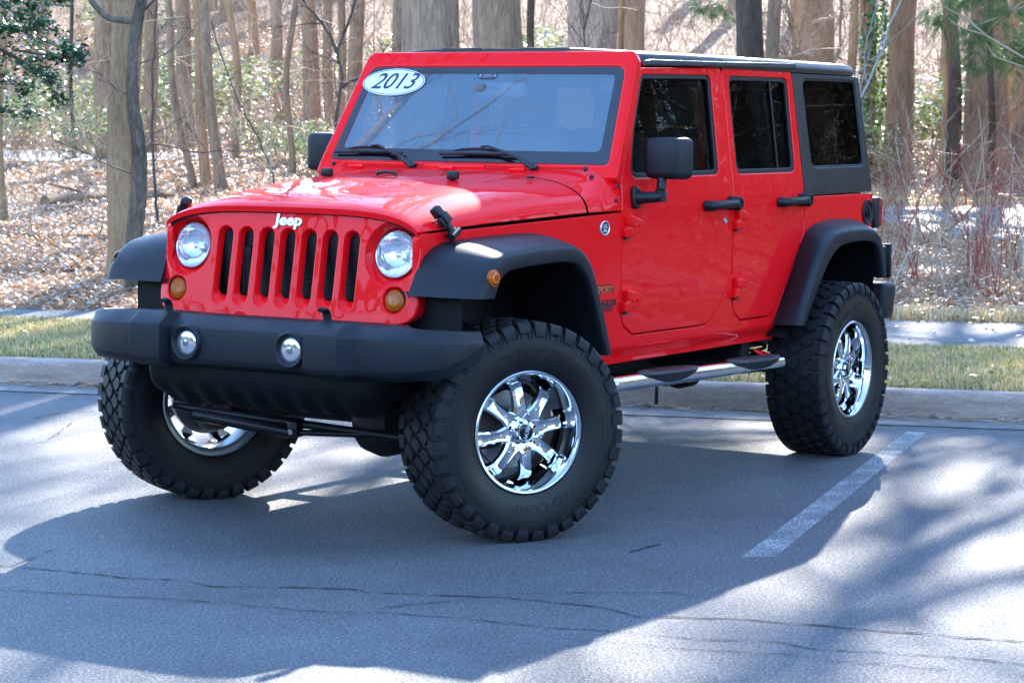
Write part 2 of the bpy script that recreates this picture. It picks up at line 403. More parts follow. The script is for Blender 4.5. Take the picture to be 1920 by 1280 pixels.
cr=[([(1.95,-.75),(1.69,-.36),(1.67,-.32),(1.62,.09),(1.52,.36),(1.56,.51),(1.33,.93),(1.33,1.06),(1.13,1.46),(1.1,1.84),(1.16,1.99),(1.0,2.29),(.97,2.45),(.85,2.83),(.78,3.4)],.009),
    ([(2.1,-.35),(2.01,-.05),(1.89,.35),(1.77,.69),(1.68,1.07),(1.59,1.26),(1.57,1.42),(1.53,1.71),(1.4,2.05),(1.34,2.35),(1.25,2.54),(1.26,2.68),(1.15,3.04),(1.1,3.5)],.006),
    ([(1.57,1.21),(1.25,1.36),(1.08,1.45),(.89,1.64),(.73,1.89),(.71,2.03)],.005),([(1.58,1.95),(1.52,2.3),(1.4,2.65),(1.4,2.79),(1.29,3.16)],.004),
    ([(.11,1.38),(.01,1.38),(-.15,1.4)],.008),([(1.67,-.32),(1.51,-.37),(1.26,-.46)],.005),([(-1.61,-3.24),(-1.89,-3.27),(-2.11,-3.19)],.008),([(-.76,-2.57),(-.96,-2.54),(-1.6,-3.0)],.007)]
bm=join(*[crack(p,w*1.45) for p,w in cr]); obj('pavement_crack',bm,CRK,kind='structure',ang=180)
bm=join(*[crack([xy(-.41,-40),xy(-.41,0)],.02,.006),crack([xy(-.41,0),xy(-.41,40)],.022,.006)]); obj('gutter_joint',bm,CRK,kind='structure',ang=180)
# =================================================================== THE CAR (x forward, y to its left, wheels on z=0)
car=empty('off_road_vehicle',(-1.473,0,0),'lifted red four door off-road vehicle with black fenders and chrome wheels, parked in the lot','car')
def ysf(x,z):
    y=.79
    if z>=1.36: y-=.14*(z-1.30)
    elif z>1.24: y-=.14*(z-1.24)**2/.24
    if z<.9: y-=(.9-z)*.06
    if z<.668: y-=min(.668-z,.035)*.7
    if x>-.85: y-=(x+.85)*.134
    return y
CV=(.633,.668,1.24,1.27,1.30,1.33,1.36); CU=(-.85,)
def sidemap(s,dw=0): return lambda u,v,w:(u,s*(ysf(u,v)+w+dw),v)
def sideplate(poly,holes=(),thick=.03,bev=.004,s=1,dw=0,cuts=CV): return mapped(plate(poly,holes,thick,bev,cuts,CU),sidemap(s,dw))
LR=(1,-1)
# ---------------- body shell
body_side=[(.43,1.196),(.43,.965),(.34,1.06),(.20,1.12),(-.30,1.12),(-.40,1.10),(-.448,1.04),(-.475,.98),(-.52,.88),(-.56,.77),(-.585,.69),(-.60,.605),(-2.487,.602),(-2.50,.655),(-2.44,.70),(-2.60,.93),(-2.74,1.08),(-2.85,1.11),(-3.30,1.11),(-3.40,1.04),(-3.46,.88),(-3.47,.74),(-3.575,.74),(-3.585,1.288),
 (-2.739,1.284),(-2.739,1.179),(-2.719,1.100),(-2.682,1.022),(-2.465,.768),(-2.425,.732),(-2.355,.717),(-2.060,.716),(-1.992,.754),(-1.953,.807),(-1.946,.86),(-1.946,.962),(-1.916,.898),(-1.826,.798),(-1.762,.741),(-1.700,.721),(-1.60,.718),(-1.0,.722),(-.915,.762),(-.874,.822),(-.869,.96),(-.866,1.255)]
bms=[]
for s in LR: bms.append(sideplate(fillet(body_side,.02,3),thick=.03,bev=.003,s=s))
# hood-like section shared by hood and cowl
def sec(x,n=40,p=5,q=2,zc=None,zs=None,ys=None,bul=True):
    zs=interp(x,[(-.85,1.264),(-.6,1.258),(0,1.231),(.436,1.205)]) if zs is None else zs
    zc=interp(x,[(-.86,1.455),(-.80,1.432),(-.72,1.418),(-.62,1.409),(-.25,1.384),(.1,1.352),(.25,1.334),(.34,1.320),(.39,1.309),(.42,1.298),(.437,1.286)]) if zc is None else zc
    ys=ysf(x,1.2) if ys is None else ys
    out=[]
    for k in range(n+1):
        a=PI*k/n; y=math.cos(a); y=math.copysign(abs(y)**.55,y)
        z=zs+(zc-zs)*max(0,1-abs(y)**p)**(1/q)
        if bul:
            d=math.hypot((x+.66)/.74,y*ys/.43); z+=.013*(1-sstep(.80,1.0,d))
            z+=.006*(1-sstep(.0,.9,abs(y)))*0
        out.append((x,y*ys,z))
    return out
def hp(x): t=sstep(-.4,.4,x); return 5-1.0*t,2-.45*t
secs=[]
for x in (-.632,-.66,-.70,-.74,-.78): secs.append(sec(x,p=5+4*sstep(-.64,-.8,x),q=2,bul=False))
for x in (-.80,-.82,-.845,-.868): secs.append(sec(x,p=10,q=2.2,bul=False))
bms.append(loft(secs))
# cowl details: hinge bar, ledge, rear wall, tailgate, roof-side rails behind the doors
bms.append(box(-.795,-.77,-.16,.16,1.418,1.447,.006))
bms.append(box(-.800,-.785,-.60,-.17,1.434,1.450,.004)); bms.append(box(-.800,-.785,.17,.64,1.434,1.450,.004))
for y in (-.50,-.02+.32*0,.34): bms.append(tube([(-.735,y-.03,1.428),(-.735,y+.045,1.428)],[.006,.011],10))
bms.append(box(-3.588,-3.56,-.74,.74,.70,1.29,.012))
body=obj('body',join(*bms),RED,car,ang=40)
bm=join(box(-3.5,-.66,-.60,.60,.60,.66,.01),box(-3.5,-.66,.50,.765,.655,.70),box(-3.5,-.66,-.765,-.50,.655,.70),box(-.70,-.66,-.66,.66,.64,1.30))
for s in LR:
    bm=join(bm,box(-3.52,-2.42,s*.44-.02,s*.44+.02,.55,1.10),box(-.66,.40,s*.40-.02,s*.40+.02,.62,1.15),box(-.66,.28,s*.47-.01,s*.47+.01,.66,1.20),box(-.70,-.605,min(s*.36,s*.745),max(s*.36,s*.745),.62,1.22))
    for y in (.36,): bm=join(bm,box(-3.6,.52,s*y-.04,s*y+.04,.50,.62,.008))
    bm=join(bm,box(-1.2,-1.1,min(s*.4,s*.90),max(s*.4,s*.90),.50,.53),box(-2.0,-1.9,min(s*.4,s*.90),max(s*.4,s*.90),.50,.53),box(-2.35,-2.25,min(s*.36,s*.7),max(s*.36,s*.7),.44,.60,.02))
bm=join(bm,box(-2.4,-1.2,-.30,.30,.42,.56,.03))
obj('chassis',bm,DBLK,car)
# wheel arch liners
def liner(path,y0,y1,s):
    bm=bmesh.new(); a=[bm.verts.new((x,s*y0,z)) for x,z in path]; b=[bm.verts.new((x,s*y1,z)) for x,z in path]
    for k in range(len(path)-1): bm.faces.new((a[k],a[k+1],b[k+1],b[k]))
    return bm
FP=[(.40,.66),(.40,1.02),(.30,1.10),(.1,1.13),(-.20,1.13),(-.32,1.10),(-.42,1.0),(-.50,.85),(-.575,.68),(-.62,.60)]
RP=[(-2.40,.62),(-2.46,.67),(-2.60,.88),(-2.74,1.04),(-2.86,1.10),(-3.25,1.11),(-3.37,1.06),(-3.44,.92),(-3.47,.72)]
for s in LR:
    obj('wheel_arch_liner',join(liner(FP,.38,.80,s),liner([(.40,.66),(.46,.72),(.46,.98)],.38,.60,s)),DBLK,car)
    obj('wheel_arch_liner',liner(RP,.44,.86,s),DBLK,car)
# ---------------- hood
secs=[[(.434,y,z-.022) for _,y,z in sec(.437,p=4,q=1.55)]]
for x in [.437,.434,.427,.41,.39,.365,.33,.29,.25]+[.2-.05*k for k in range(17)]+[-.622]:
    p,q=hp(x); secs.append(sec(x,p=p,q=q,ys=ysf(x,1.2)-.002))
bm=loft(secs,closed=False)
hood=obj('hood',bm,RED,car,ang=50)
for s in LR:
    obj('hood_rest',join(box(-.292,-.25,s*.32-.022,s*.32+.022,1.392,1.427,.008)),TRIM,hood)
    yb=.53 if s>0 else -.53
    obj('washer_nozzle',box(-.56,-.53,yb-.012,yb+.012,1.398,1.408,.003),TRIM,hood)
obj('footman_loop',tube([(-.30,-.085,1.392),(-.30,-.075,1.412),(-.30,-.03,1.416),(-.30,.015,1.412),(-.30,.025,1.392)],.0065,8),TRIM,hood)
obj('hood_seal',loft([[(x,y*k,z-dz) for _,y,z in sec(.437,p=4,q=1.55,bul=False)][2:-2] for x,k,dz in ((.428,.985,.004),(.424,.975,.026))]),DBLK,hood)
for s in LR:   # latches: hooked cap, toggle body, neck, base with cross pin
    A0=Vector((.305,s*.606,1.278)); B0=Vector((.262,s*.660,1.190)); t_=(B0-A0).normalized(); L_=(B0-A0).length
    out_=Vector((.15,s*.8,.62)); out_=(out_-t_*out_.dot(t_)).normalized(); n_=t_.cross(out_)
    M_=Matrix((( t_.x,n_.x,out_.x,A0.x),(t_.y,n_.y,out_.y,A0.y),(t_.z,n_.z,out_.z,A0.z),(0,0,0,1)))@Matrix.Diagonal((1,1.35,1.1,1))
    cap=box(-.020,.026,-.017,.017,-.004,.030,.009,3); body_=box(.018,.066,-.022,.012,.006,.032,.004,2); side_=box(.026,.066,.014,.024,.004,.026,.004,2)
    neck=tube([(.05,0,.016),(.09,0,.014),(L_,0,.012)],[.013,.011,.011],8); base_=box(L_-.018,L_+.018,-.020,.020,-.006,.022,.006,2); pin=tube([(L_+.002,-.026,.018),(L_+.002,.026,.018)],.012,10)
    obj('hood_latch',xf(join(cap,body_,side_,neck,base_,pin),M_),TRIM,hood)
# ---------------- grille
def gmap(u,v,w):                               # u=y, v=z, w=forward
    x=.478-.18*(v-.925); n=Vector((.984,0,.177))
    y=u; back=0
    a=abs(u)
    if a>.50: back=(a-.50)**2*1.3
    return (x+n.x*w-back,y,v+n.z*w)
half=[(0,1.273),(.30,1.267),(.45,1.259),(.52,1.250),(.572,1.232),(.604,1.205),(.617,1.176),(.622,1.12),(.622,1.04),(.632,.97),(.634,.925),(.625,.886),(.600,.862),(.56,.850),(.50,.846),(0,.846)]
out=[*half]+[(-a,b) for a,b in half[::-1] if a>0]
out=fillet(out,.03,3)
slots=[k*.1035 for k in range(-3,4)]
def stad(cx,w,z0,z1,n=8):
    r=w/2; return [(cx+r*math.cos(PI*k/n),z1-r+r*math.sin(PI*k/n)) for k in range(n+1)]+[(cx-r*math.cos(PI*k/n),z0+r-r*math.sin(PI*k/n)) for k in range(n+1)]
HL=(.499,1.124); TS=(.533,.944)
holes=[stad(c,.073,.893,1.201) for c in slots]+[circle(s*HL[0],HL[1]-.004,.119,40) for s in LR]+[circle(s*TS[0],TS[1],.050,28) for s in LR]
g=plate(out,holes,.016,.006,(),[k*s for k in (.5,.53,.56,.59,.61) for s in LR]); bms=[mapped(g,gmap)]
for c in slots:                                # slot walls with the sloped lower lip
    rings=[]
    for w_,z0,z1,w in ((.074,.8925,1.2015,-.006),(.070,.903,1.199,-.011),(.066,.926,1.196,-.024),(.064,.931,1.195,-.036)):
        rings.append([gmap(*p,w) for p in stad(c,w_,z0,z1)])
    bms.append(loft(rings,closed=True))
for s in LR:                                   # lamp dishes
    bms.append(loft([[gmap(s*cx+0,cz,w) for cx,cz in circle(HL[0]+o,HL[1]+dz,r,40)] for r,w,o,dz in ((.120,-.006,0,-.004),(.114,-.014,0,-.003),(.099,-.036,0,0),(.094,-.046,0,0),(.090,-.06,0,0))],closed=True))
    bms.append(loft([[gmap(s*cx,cz,w) for cx,cz in circle(*TS,r,28)] for r,w in ((.051,-.006),(.046,-.014),(.043,-.03))],closed=True))
    # return edge of the grille panel towards the fender
    e=[p for p in half if p[1]<1.26 and p[0]>.45]
    bms.append(loft([[gmap(s*y,z,-.010) for y,z in e],[(gmap(s*y,z,0)[0]-.05,s*(y+.001),z) for y,z in e],[(gmap(s*y,z,0)[0]-.08,s*(y-.01),z) for y,z in e]]))
grille=obj('grille',join(*bms),RED,car,ang=42)
b=textbm('Jeep',.060,.006,.0021,.08,1.02); mapped(b,lambda u,v,w:gmap(u*1.24,v+1.232,w+.008)); obj('badge',b,[SILV],grille,ang=30)
# radiator and what shows through the slots
bms=[box(.36,.385,-.26,.33,.86,1.20)]
for k in range(34): bms.append(box(.385,.396,-.225,.33,.865+k*.0096,.8690+k*.0096))
obj('radiator',join(*bms),mat('radiator_fins',(.035,.036,.04),.35,.5),car)
obj('air_duct',join(box(.33,.40,-.37,-.30,.88,1.19,.02),tube([(.40,-.215,.87),(.40,-.215,1.09)],.022,12),box(.38,.42,-.235,-.195,1.06,1.12,.004)),DBLK,car)
obj('engine_bay_shroud',join(box(-.6,.34,-.42,.42,.66,1.19),box(.33,.35,-.395,.395,.86,1.23)),DBLK,car)
for s in LR:
    nx=.984
    def hm(r,a,w): return gmap(s*HL[0]+r*math.cos(a),HL[1]+r*math.sin(a),w)
    def disk(prof,n=40): 
        bm=loft([[hm(r,2*PI*k/n,w) for k in range(n)] for r,w in prof],closed=True)
        return bm
    hl=obj('headlight',join(disk([(.093,-.055),(.0935,-.034),(.0905,-.030),(.087,-.033),(.0865,-.045)])),CHRB,car)
    obj('reflector',disk([(.0868,-.036),(.080,-.052),(.066,-.070),(.048,-.083),(.028,-.092),(.012,-.094),(.0005,-.094)]),REFL,hl)
    obj('bulb_cap',disk([(.016,-.085),(.017,-.056),(.013,-.050),(.005,-.047),(.0003,-.0465)],20),CHR,hl)
    obj('lens',disk([(.0872,-.033),(.080,-.027),(.06,-.021),(.035,-.0175),(.012,-.0163),(.0003,-.016)]),LENS,hl)
    bm=loft([[gmap(s*TS[0]+r*math.cos(2*PI*k/28),TS[1]+r*math.sin(2*PI*k/28),w) for k in range(28)] for r,w in ((.0432,-.02),(.0425,-.008),(.037,-.003),(.022,.001),(.0003,.002))],closed=True)
    obj('turn_signal',bm,AMB,car)
# ---------------- front bumper
def smooth_path():
    P=[(.752,0),(.752,.10),(.752,.20),(.752,.30)]+[(.752,v) for v in (.328,.334,.340,.348,.36,.385,.42,.46,.485,.50,.515,.53,.545,.56)]+[(.750,.585),(.747,.62),(.743,.66),(.735,.70),(.721,.74),(.700,.778),(.668,.818),(.628,.850),(.58,.874),(.53,.889),(.48,.898),(.44,.902),(.40,.905)]
    return P
BP=smooth_path(); secs=[]
for s in (-1,1):
    part=[]
    for i,(x,y) in enumerate(BP):
        if s<0 and i==0: continue
        a=BP[max(i-1,0)]; b=BP[min(i+1,len(BP)-1)]; tx,ty=b[0]-a[0],b[1]-a[1]; L=math.hypot(tx,ty); nx,ny=ty/L,-tx/L
        if i==0: nx,ny=1,0
        e=sstep(.70,.86,y)+.0; e2=sstep(.60,.335,x) if False else max(0,min(1,(.62-x)/.22))
        o=.056*sstep(.333,.349,y)*(1-sstep(.498,.545,y)); zt=.864+.008*sstep(.33,.35,y)*(1-sstep(.49,.57,y))-.010*e-.014*e2; zb=.655+.012*e+.07*e2
        bk=.20*(1-e)+.045*e; ch=.060*(1-e)+.020*e
        def q(d,z): return (x+nx*(o-d),s*(y+ny*(o-d)),z)
        part.append([q(bk,zb+.03),q(bk,zt-.004),q(ch+.012,zt),q(ch,zt-.003),q(.007,zt-.040),q(.0015,zt-.047),q(0,zt-.058),q(0,zb+.048),q(.002,zb+.038),q(.012,zb+.022),q(.05*(1-e)+.02,zb),q(bk*.9,zb+.004)])
    secs=(part[::-1]) if s<0 else secs+part
bm=loft(secs,closed=True,caps=True)
bumper=obj('front_bumper',bm,BLK,car,ang=30)
for s in LR:
    cy,cz=s*.252,.757
    def fm(r,a,x): return (x,cy+r*math.cos(a),cz+r*math.sin(a))
    def ring(prof,n=36): return loft([[fm(r,2*PI*k/n,x) for k in range(n)] for r,x in prof],closed=True)
    fl=obj('fog_light',join(ring([(.075,.748),(.071,.764),(.064,.770),(.057,.768),(.051,.757),(.048,.7531)])),BLK,bumper,ang=50)
    obj('lens',ring([(.046,.754),(.042,.763),(.030,.770),(.014,.773),(.0003,.774)]),LENS,fl) if False else None
    obj('reflector',join(ring([(.0485,.7535),(.047,.7555),(.036,.7585),(.020,.7605),(.0003,.761)])),mat('fog_lens_glass',(.86,.84,.88),.12,.9,.8),fl)
    obj('bulb_cap',xf(ring([(.015,.7600),(.014,.7625),(.009,.7640),(.0003,.7645)],20),Matrix.Identity(4)),mat('fog_centre',(.42,.42,.46),.15,.9),fl)
    hy=s*.385
    pts=[(.70,hy,.84),(.70,hy,.875),(.702,hy,.898),(.712,hy,.912),(.73,hy,.918),(.745,hy,.914)]
    b=tube(pts,[.021,.021,.020,.019,.017,.015],10,flat=.55)
    obj('tow_hook',join(b,box(.655,.73,hy-.032,hy+.032,.868,.873,.002)),BLK,bumper)
# valance under the bumper
secs=[]
for k in range(121):
    y=-.64+1.28*k/120; a=abs(y)
    zb=.492+.14*sstep(.44,.66,a)+.0*a; rb=.016*(.5+.5*math.sin(y*2*PI/.118))*(1-sstep(.42,.5,a))
    rk=.010*(.5+.5*math.sin(y*2*PI/.118))
    e_=.16*sstep(.50,.64,a); secs.append([(.60-e_,y,.68),(.665-e_,y,.672),(.668-e_,y,.62+.03*sstep(.5,.64,a)),(.655-e_,y,max(.585,zb+.05)),(.640-rb-e_,y,max(.555,zb+.035)),(.600-rb*1.4-e_,y,zb+.022),(.565-rb-e_,y,zb+rk*.4),(.50-e_,y,zb-.004+rk),(.30,y,zb+.05)])
obj('bumper_valance',loft(secs),mat('valance_plastic',(.003,.0035,.0045),.55,0,.2),car,ang=60)
# ---------------- windshield frame and glass
def wmap(u,v,w): return (-.859-.503*v+.864*w,u,1.462+.864*v+.503*w)
fo=[(-.783,-.075),(.783,-.075),(.775,.02),(.711,.530),(.690,.566),(-.690,.566),(-.711,.530),(-.775,.02)]
gl=[(-.727,-.004),(.727,-.004),(.668,.482),(-.668,.482)]
go=fillet(gl,[.02,.02,.05,.05],5)
fr=plate(fillet(fo,[.02,.02,.06,.05,.04,.04,.05,.06],4),[fillet([(a*.994,b) for a,b in gl],[.02,.02,.05,.05],5)],.062,.013,(.1,.2,.3,.4))
ws=obj('windshield_frame',join(mapped(fr,wmap)),RED,car,ang=40)
g_=plate(go,(),.004,.0005); obj('windshield_glass',mapped(g_,lambda u,v,w:wmap(u,v,w-.006)),WSG,ws)
inner=[(-.683,.058),(.672,.058),(.628,.452),(.595,.458)]
inn=fillet([(-.680,.055),(.672,.055),(.632,.445),(.03,.450),(.015,.42),(-.06,.42),(-.085,.450),(-.640,.450)],[.02,.03,.03,.005,.005,.005,.005,.03],4)
obj('glass_border',mapped(plate([(a*1.0,b) for a,b in go],[inn],.002,.0002),lambda u,v,w:wmap(u*.998,v,w-.0035)),FRIT,ws)
ic=[plate([(x,y),(x+.0035,y),(x+.0035,y+.018),(x,y+.018)],(),.001,.0001) for x,y in [(-.046+.0075*k,.426) for k in range(7)]]+[plate(circle(c,.436,.0075,16),(),.001,.0001) for c in (-.060,.017)]
obj('glass_marking',mapped(join(*ic),lambda u,v,w:wmap(u,v,w-.0022)),mat('grey_glass_marking',(.25,.26,.28),.4),ws)
cy,cv=-.515,.400
st=join(setmi(plate(circle(cy,cv,.170,48,.071),(),.0012,.0002),0),
        setmi(mapped(plate(circle(cy,cv,.166,48,.067),[circle(cy,cv,.162,48,.0635)],.0008,.0001),lambda u,v,w:(u,v,w+.0008)),1),
        setmi(mapped(textbm('2013',.118,.001,.0008,.42,.98),lambda u,v,w:(cy-.003+u*1.02,cv+.001+v,w+.0014)),1))
obj('year_sticker',mapped(st,lambda u,v,w:wmap(u,v,w+.001)),[mat('sticker_white',(.80,.86,.90),.35),INKB],ws)
for y0,y1,ax,av,pv in ((-.70,-.33,-.484,.058,-.215),(-.13,.255,.10,.062,.41)):
    bl=[wmap(y0+(y1-y0)*k/8,.022+.004*math.sin(k*PI/8),.012) for k in range(9)]
    p=tube(bl,.0065,6); q=tube([wmap(y0+.08+(y1-y0-.16)*k/6,.034+.010*math.sin(k*PI/6),.026) for k in range(7)],[.004]+[.007]*5+[.004],6)
    arm=tube([wmap(pv,-.065,.060),wmap(pv-.05,-.040,.055),wmap(pv-.10,-.01,.048),wmap(ax+.03,av-.012,.04),wmap(ax-.01,av-.010,.032)],[.019,.016,.011,.008,.007],8,flat=.7)
    obj('windshield_wiper',join(p,q,arm,tube([wmap(pv,-.075,.045),wmap(pv,-.062,.072)],.017,12)),TRIM,ws)
for s in LR:
    for px_,pz,pr_,dx in ((-.934,1.512,.010,0),(-.902,1.457,.010,0),(-.845,1.367,.009,0),(-.827,1.307,.009,0)):
        obj('pillar_screw',mapped(lathe([(0,pr_),(.004,pr_*.9),(.006,pr_*.5),(.0062,.0003)],12),lambda X,Yv,Z:(px_+X,s*(ysf(px_,pz)+.001+Yv),pz+Z)),TRIM,car)
    for cx_,cy2,cz_ in ((-.790,.655,1.437),(-.782,.690,1.405)):
        obj('cowl_screw',mapped(lathe([(0,.011),(.005,.010),(.008,.0003)],12),lambda X,Yv,Z:(cx_+Yv,s*cy2+X,cz_+Z)),TRIM,car)
# ---------------- doors
fd=[(-.885,1.387),(-.872,1.258),(-.875,.96),(-.880,.824),(-.920,.768),(-1.002,.728),(-1.60,.724),(-1.698,.727),(-1.757,.746),(-1.821,.803),(-1.909,.900),(-1.938,.958),(-1.940,1.2),(-1.953,1.895),(-1.162,1.873)]
fw=[(-.968,1.398),(-1.822,1.405),(-1.836,1.858),(-1.168,1.846),(-1.035,1.60)]
rd=[(-1.9455,1.2),(-1.9515,.862),(-1.960,.809),(-1.997,.760),(-2.062,.722),(-2.354,.723),(-2.421,.738),(-2.459,.773),(-2.677,1.027),(-2.713,1.104),(-2.733,1.181),(-2.731,1.30),(-2.724,1.90),(-1.9595,1.893)]
rw=[(-2.004,1.405),(-2.652,1.408),(-2.668,1.862),(-2.016,1.858)]
def offs(poly,d):
    c=Vector((sum(p[0] for p in poly)/len(poly),sum(p[1] for p in poly)/len(poly))); n=len(poly); out=[]
    A=sum(poly[i][0]*poly[(i+1)%n][1]-poly[(i+1)%n][0]*poly[i][1] for i in range(n)); sg=1 if A>0 else -1
    for i in range(n):
        p=Vector(poly[i]); a=Vector(poly[i-1]); b=Vector(poly[(i+1)%n]); u=(p-a).normalized(); v=(b-p).normalized()
        n1=Vector((-u.y,u.x))*sg; n2=Vector((-v.y,v.x))*sg; m=(n1+n2); m=m/max(.3,m.length_squared)*2
        out.append(tuple(p+m*d))
    return out
def hinge(s,x,z,par):
    bms=[]
    poly=[(x-.012,z+.046),(x-.012,z-.046),(x-.05,z-.046),(x-.150,z-.020),(x-.150,z+.022),(x-.05,z+.046)]
    bms.append(mapped(plate(fillet(poly,.008,2),(),.016,.005),sidemap(s,.014)))
    bms.append(sideplate(fillet([(x+.012,z-.005),(x+.012,z-.046),(x-.030,z-.046),(x-.030,z-.005)],.004,2),(),.03,.006,s,.026,()))
    bms.append(sideplate(fillet([(x-.004,z+.046),(x-.004,z+.004),(x-.040,z+.004),(x-.040,z+.046)],.004,2),(),.03,.006,s,.028,()))
    for dz in (0,): 
        for dx in (-.075,-.118): bms.append(mapped(lathe([(0,.008),(.004,.008),(.006,.0003)],10),lambda X,Yv,Z,dx=dx:(x+dx+X,s*(ysf(x,z)+.014+Yv),z+Z)))
    h=obj('door_hinge',join(*bms),RED,par)
    obj('hinge_cap',xf(lathe([(-.006,.0003),(-.006,.014),(.002,.013),(.002,.0003)],14),Matrix.Translation((x-.012,s*(ysf(x,z)+.013),z-.050))@Matrix.Rotation(R(90),4,'X')),TRIM,h)
def handle(s,x0,x1,z,par):
    y=lambda o:s*(ysf(x0,z)+o)
    h=tube([(x0,y(.002),z-.004),(x0-.006,y(.03),z-.004),(x0-.03,y(.045),z-.002),(x0-.12,y(.048),z),(x1+.06,y(.048),z+.002)],[.024,.024,.021,.019,.020],12)
    b=mapped(lathe([(0,.034),(.055,.032),(.060,.028),(.060,.020),(.056,.019),(.056,.0003)],20),lambda X,Yv,Z:(x1+.032+X,s*(ysf(x1,z)+Yv),z+.002+Z))
    obj('door_handle',join(h,b),TRIM,par)
def scoop(s,x,z): return None
for s in LR:
    for nm,dp,wp,hx,hz,hh in (('front_door',fd,fw,-.885,(1.196,.877),(-1.650,-1.935)),('rear_door',rd,rw,-1.950,(1.197,.878),(-2.432,-2.712))):
        rc=[.03 if 3<=i<=len(dp)-4 else .0 for i in range(len(dp))]
        rc=[.03]*len(dp); rc[-1]=.03; rc[-2]=.03; rc[0]=0; rc[1]=0
        holes=[fillet(wp,.045,5)]
        bm=sideplate(fillet(dp,rc,3),holes,.034,.005,s,0)
        door=obj(nm,bm,RED,car,ang=35)
        w2=offs(wp,.021)
        obj('window_seal',sideplate(fillet(offs(wp,-.004),.047,5),[fillet(w2,.035,5)],.020,.004,s,-.006),TRIM,door)
        win=obj('window',sideplate(fillet(offs(wp,.012),.04,5),(),.004,.0004,s,-.018),TINT,door)
        if nm=='rear_door': obj('window_divider',sideplate([(-2.497,1.85),(-2.487,1.40),(-2.472,1.40),(-2.482,1.85)],(),.006,.001,s,-.012),TRIM,win)
        obj('door_lining',sideplate(fillet(offs([p for p in dp],.025),.02,2),[fillet(offs(wp,-.01),.04,3)],.02,.002,s,-.045),DASH,door)
        for z in hz: hinge(s,hx,z,door)
        handle(s,hh[0],hh[1],1.270,door)
        if nm=='front_door' and s>0:
            obj('door_lock',mapped(lathe([(0,.016),(.004,.015),(.005,.010),(.003,.009),(.003,.0003)],18),lambda X,Yv,Z:(-1.860+X,(.790+Yv),1.192+Z)),CHRB,door)
        if nm=='front_door':
            base=sideplate(fillet([(-.950,1.365),(-.950,1.268),(-1.012,1.268),(-1.012,1.365)],.03,5),(),.022,.008,s,.022,())
            arm=tube([(-.98,s*.80,1.315),(-.985,s*.85,1.318),(-.995,s*.885,1.320),(-1.005,s*.905,1.322)],[.030,.025,.024,.022],14)
            post=tube([(-1.02,s*.895,1.300),(-1.02,s*.895,1.342),(-1.03,s*.892,1.352),(-1.04,s*.890,1.41)],[.027,.027,.021,.021],14)
            mir=obj('door_mirror',join(base,arm,post),TRIM,door)
            hd=box(-1.135,-1.005,.812,.985,1.398,1.572,.030,4)
            for v in hd.verts:
                k=(-1.005-v.co.x)/.13; v.co.y+=.018*k-.012*(1-k)*(v.co.y>.9); v.co.z+=(v.co.z-1.485)*.05*k; v.co.y*=s
            mh=obj('mirror_housing',hd,BLK,mir) if False else obj('mirror_housing',hd,BLK,door)
# ---------------- hard top
def rsec(x,dz,k):
    half=[(.700,1.886),(.712,1.893),(.716,1.905),(.713,1.922),(.704,1.936),(.688,1.946),(.655,1.952),(.60,1.956),(.50,1.959),(.44,1.960),(.43,1.964),(.30,1.965),(.20,1.966),(.19,1.962),(.10,1.962)]
    L=[(x,y*k,1.886+(z-1.886)*dz) for y,z in half]+[(x,-y*k,1.886+(z-1.886)*dz) for y,z in half[::-1]]
    return L
def roof(xs): return loft([rsec(*a) for a in xs],closed=True,caps=True)
bms=[roof([(-1.166,.985,.55),(-1.170,.99,.74),(-1.180,.99,.79),(-1.21,.99,.825),(-1.35,.99,.88),(-1.6,.995,.95),(-1.953,.998,1)]),roof([(-1.958,.998,1),(-2.3,1,1),(-2.74,1,1),(-3.2,1,1),(-3.45,1,.995),(-3.51,.999,.97),(-3.545,.997,.88),(-3.562,.995,.70),(-3.568,.99,.4)])]
qp=[(-2.730,1.888),(-2.7435,1.290),(-3.568,1.297),(-3.572,1.32),(-3.545,1.888)]
qw=[(-2.846,1.425),(-3.508,1.430),(-3.492,1.868),(-2.838,1.864)]
for s in LR:
    bms.append(sideplate(fillet(qp,[.0,0,.0,.02,0],3),[fillet(qw,.05,5)],.03,.004,s,.001))
    bms.append(sideplate(fillet([(-1.185,1.884),(-1.205,1.905),(-1.235,1.912),(-1.953,1.922),(-1.953,1.898)],.006,2),(),.03,.006,s,.022,()))
    bms.append(sideplate(fillet([(-1.960,1.922),(-2.735,1.936),(-2.748,1.930),(-2.745,1.908),(-1.960,1.898)],.006,2),(),.03,.006,s,.022,()))
def rmap(u,v,w): return (-3.580+.055*(v-1.29)/.6-w*1.0,u,v)
rp=[(-.775,1.292),(.775,1.292),(.70,1.895),(-.70,1.895)]
rg=[(-.62,1.36),(.62,1.36),(.58,1.83),(-.58,1.83)]
bms.append(mapped(plate(fillet(rp,.02,2),[fillet(rg,.06,5)],.03,.004),lambda u,v,w:rmap(u,v,w)))
top=obj('hardtop',join(*bms),TOPM,car,ang=38)
for s in LR:
    obj('quarter_window',sideplate(fillet(offs(qw,-.004),.05,5),(),.004,.0004,s,-.010),TINT,top)
    q2=offs(qw,.006)
    obj('window_seal',sideplate(fillet(offs(qw,-.003),.052,5),[fillet(offs(qw,.010),.045,5)],.012,.004,s,-.004),TRIM,top)
obj('rear_window',mapped(plate(fillet(offs(rg,-.004),.06,5),(),.004,.0004),lambda u,v,w:rmap(u,v,w-.012)),TINT,top)
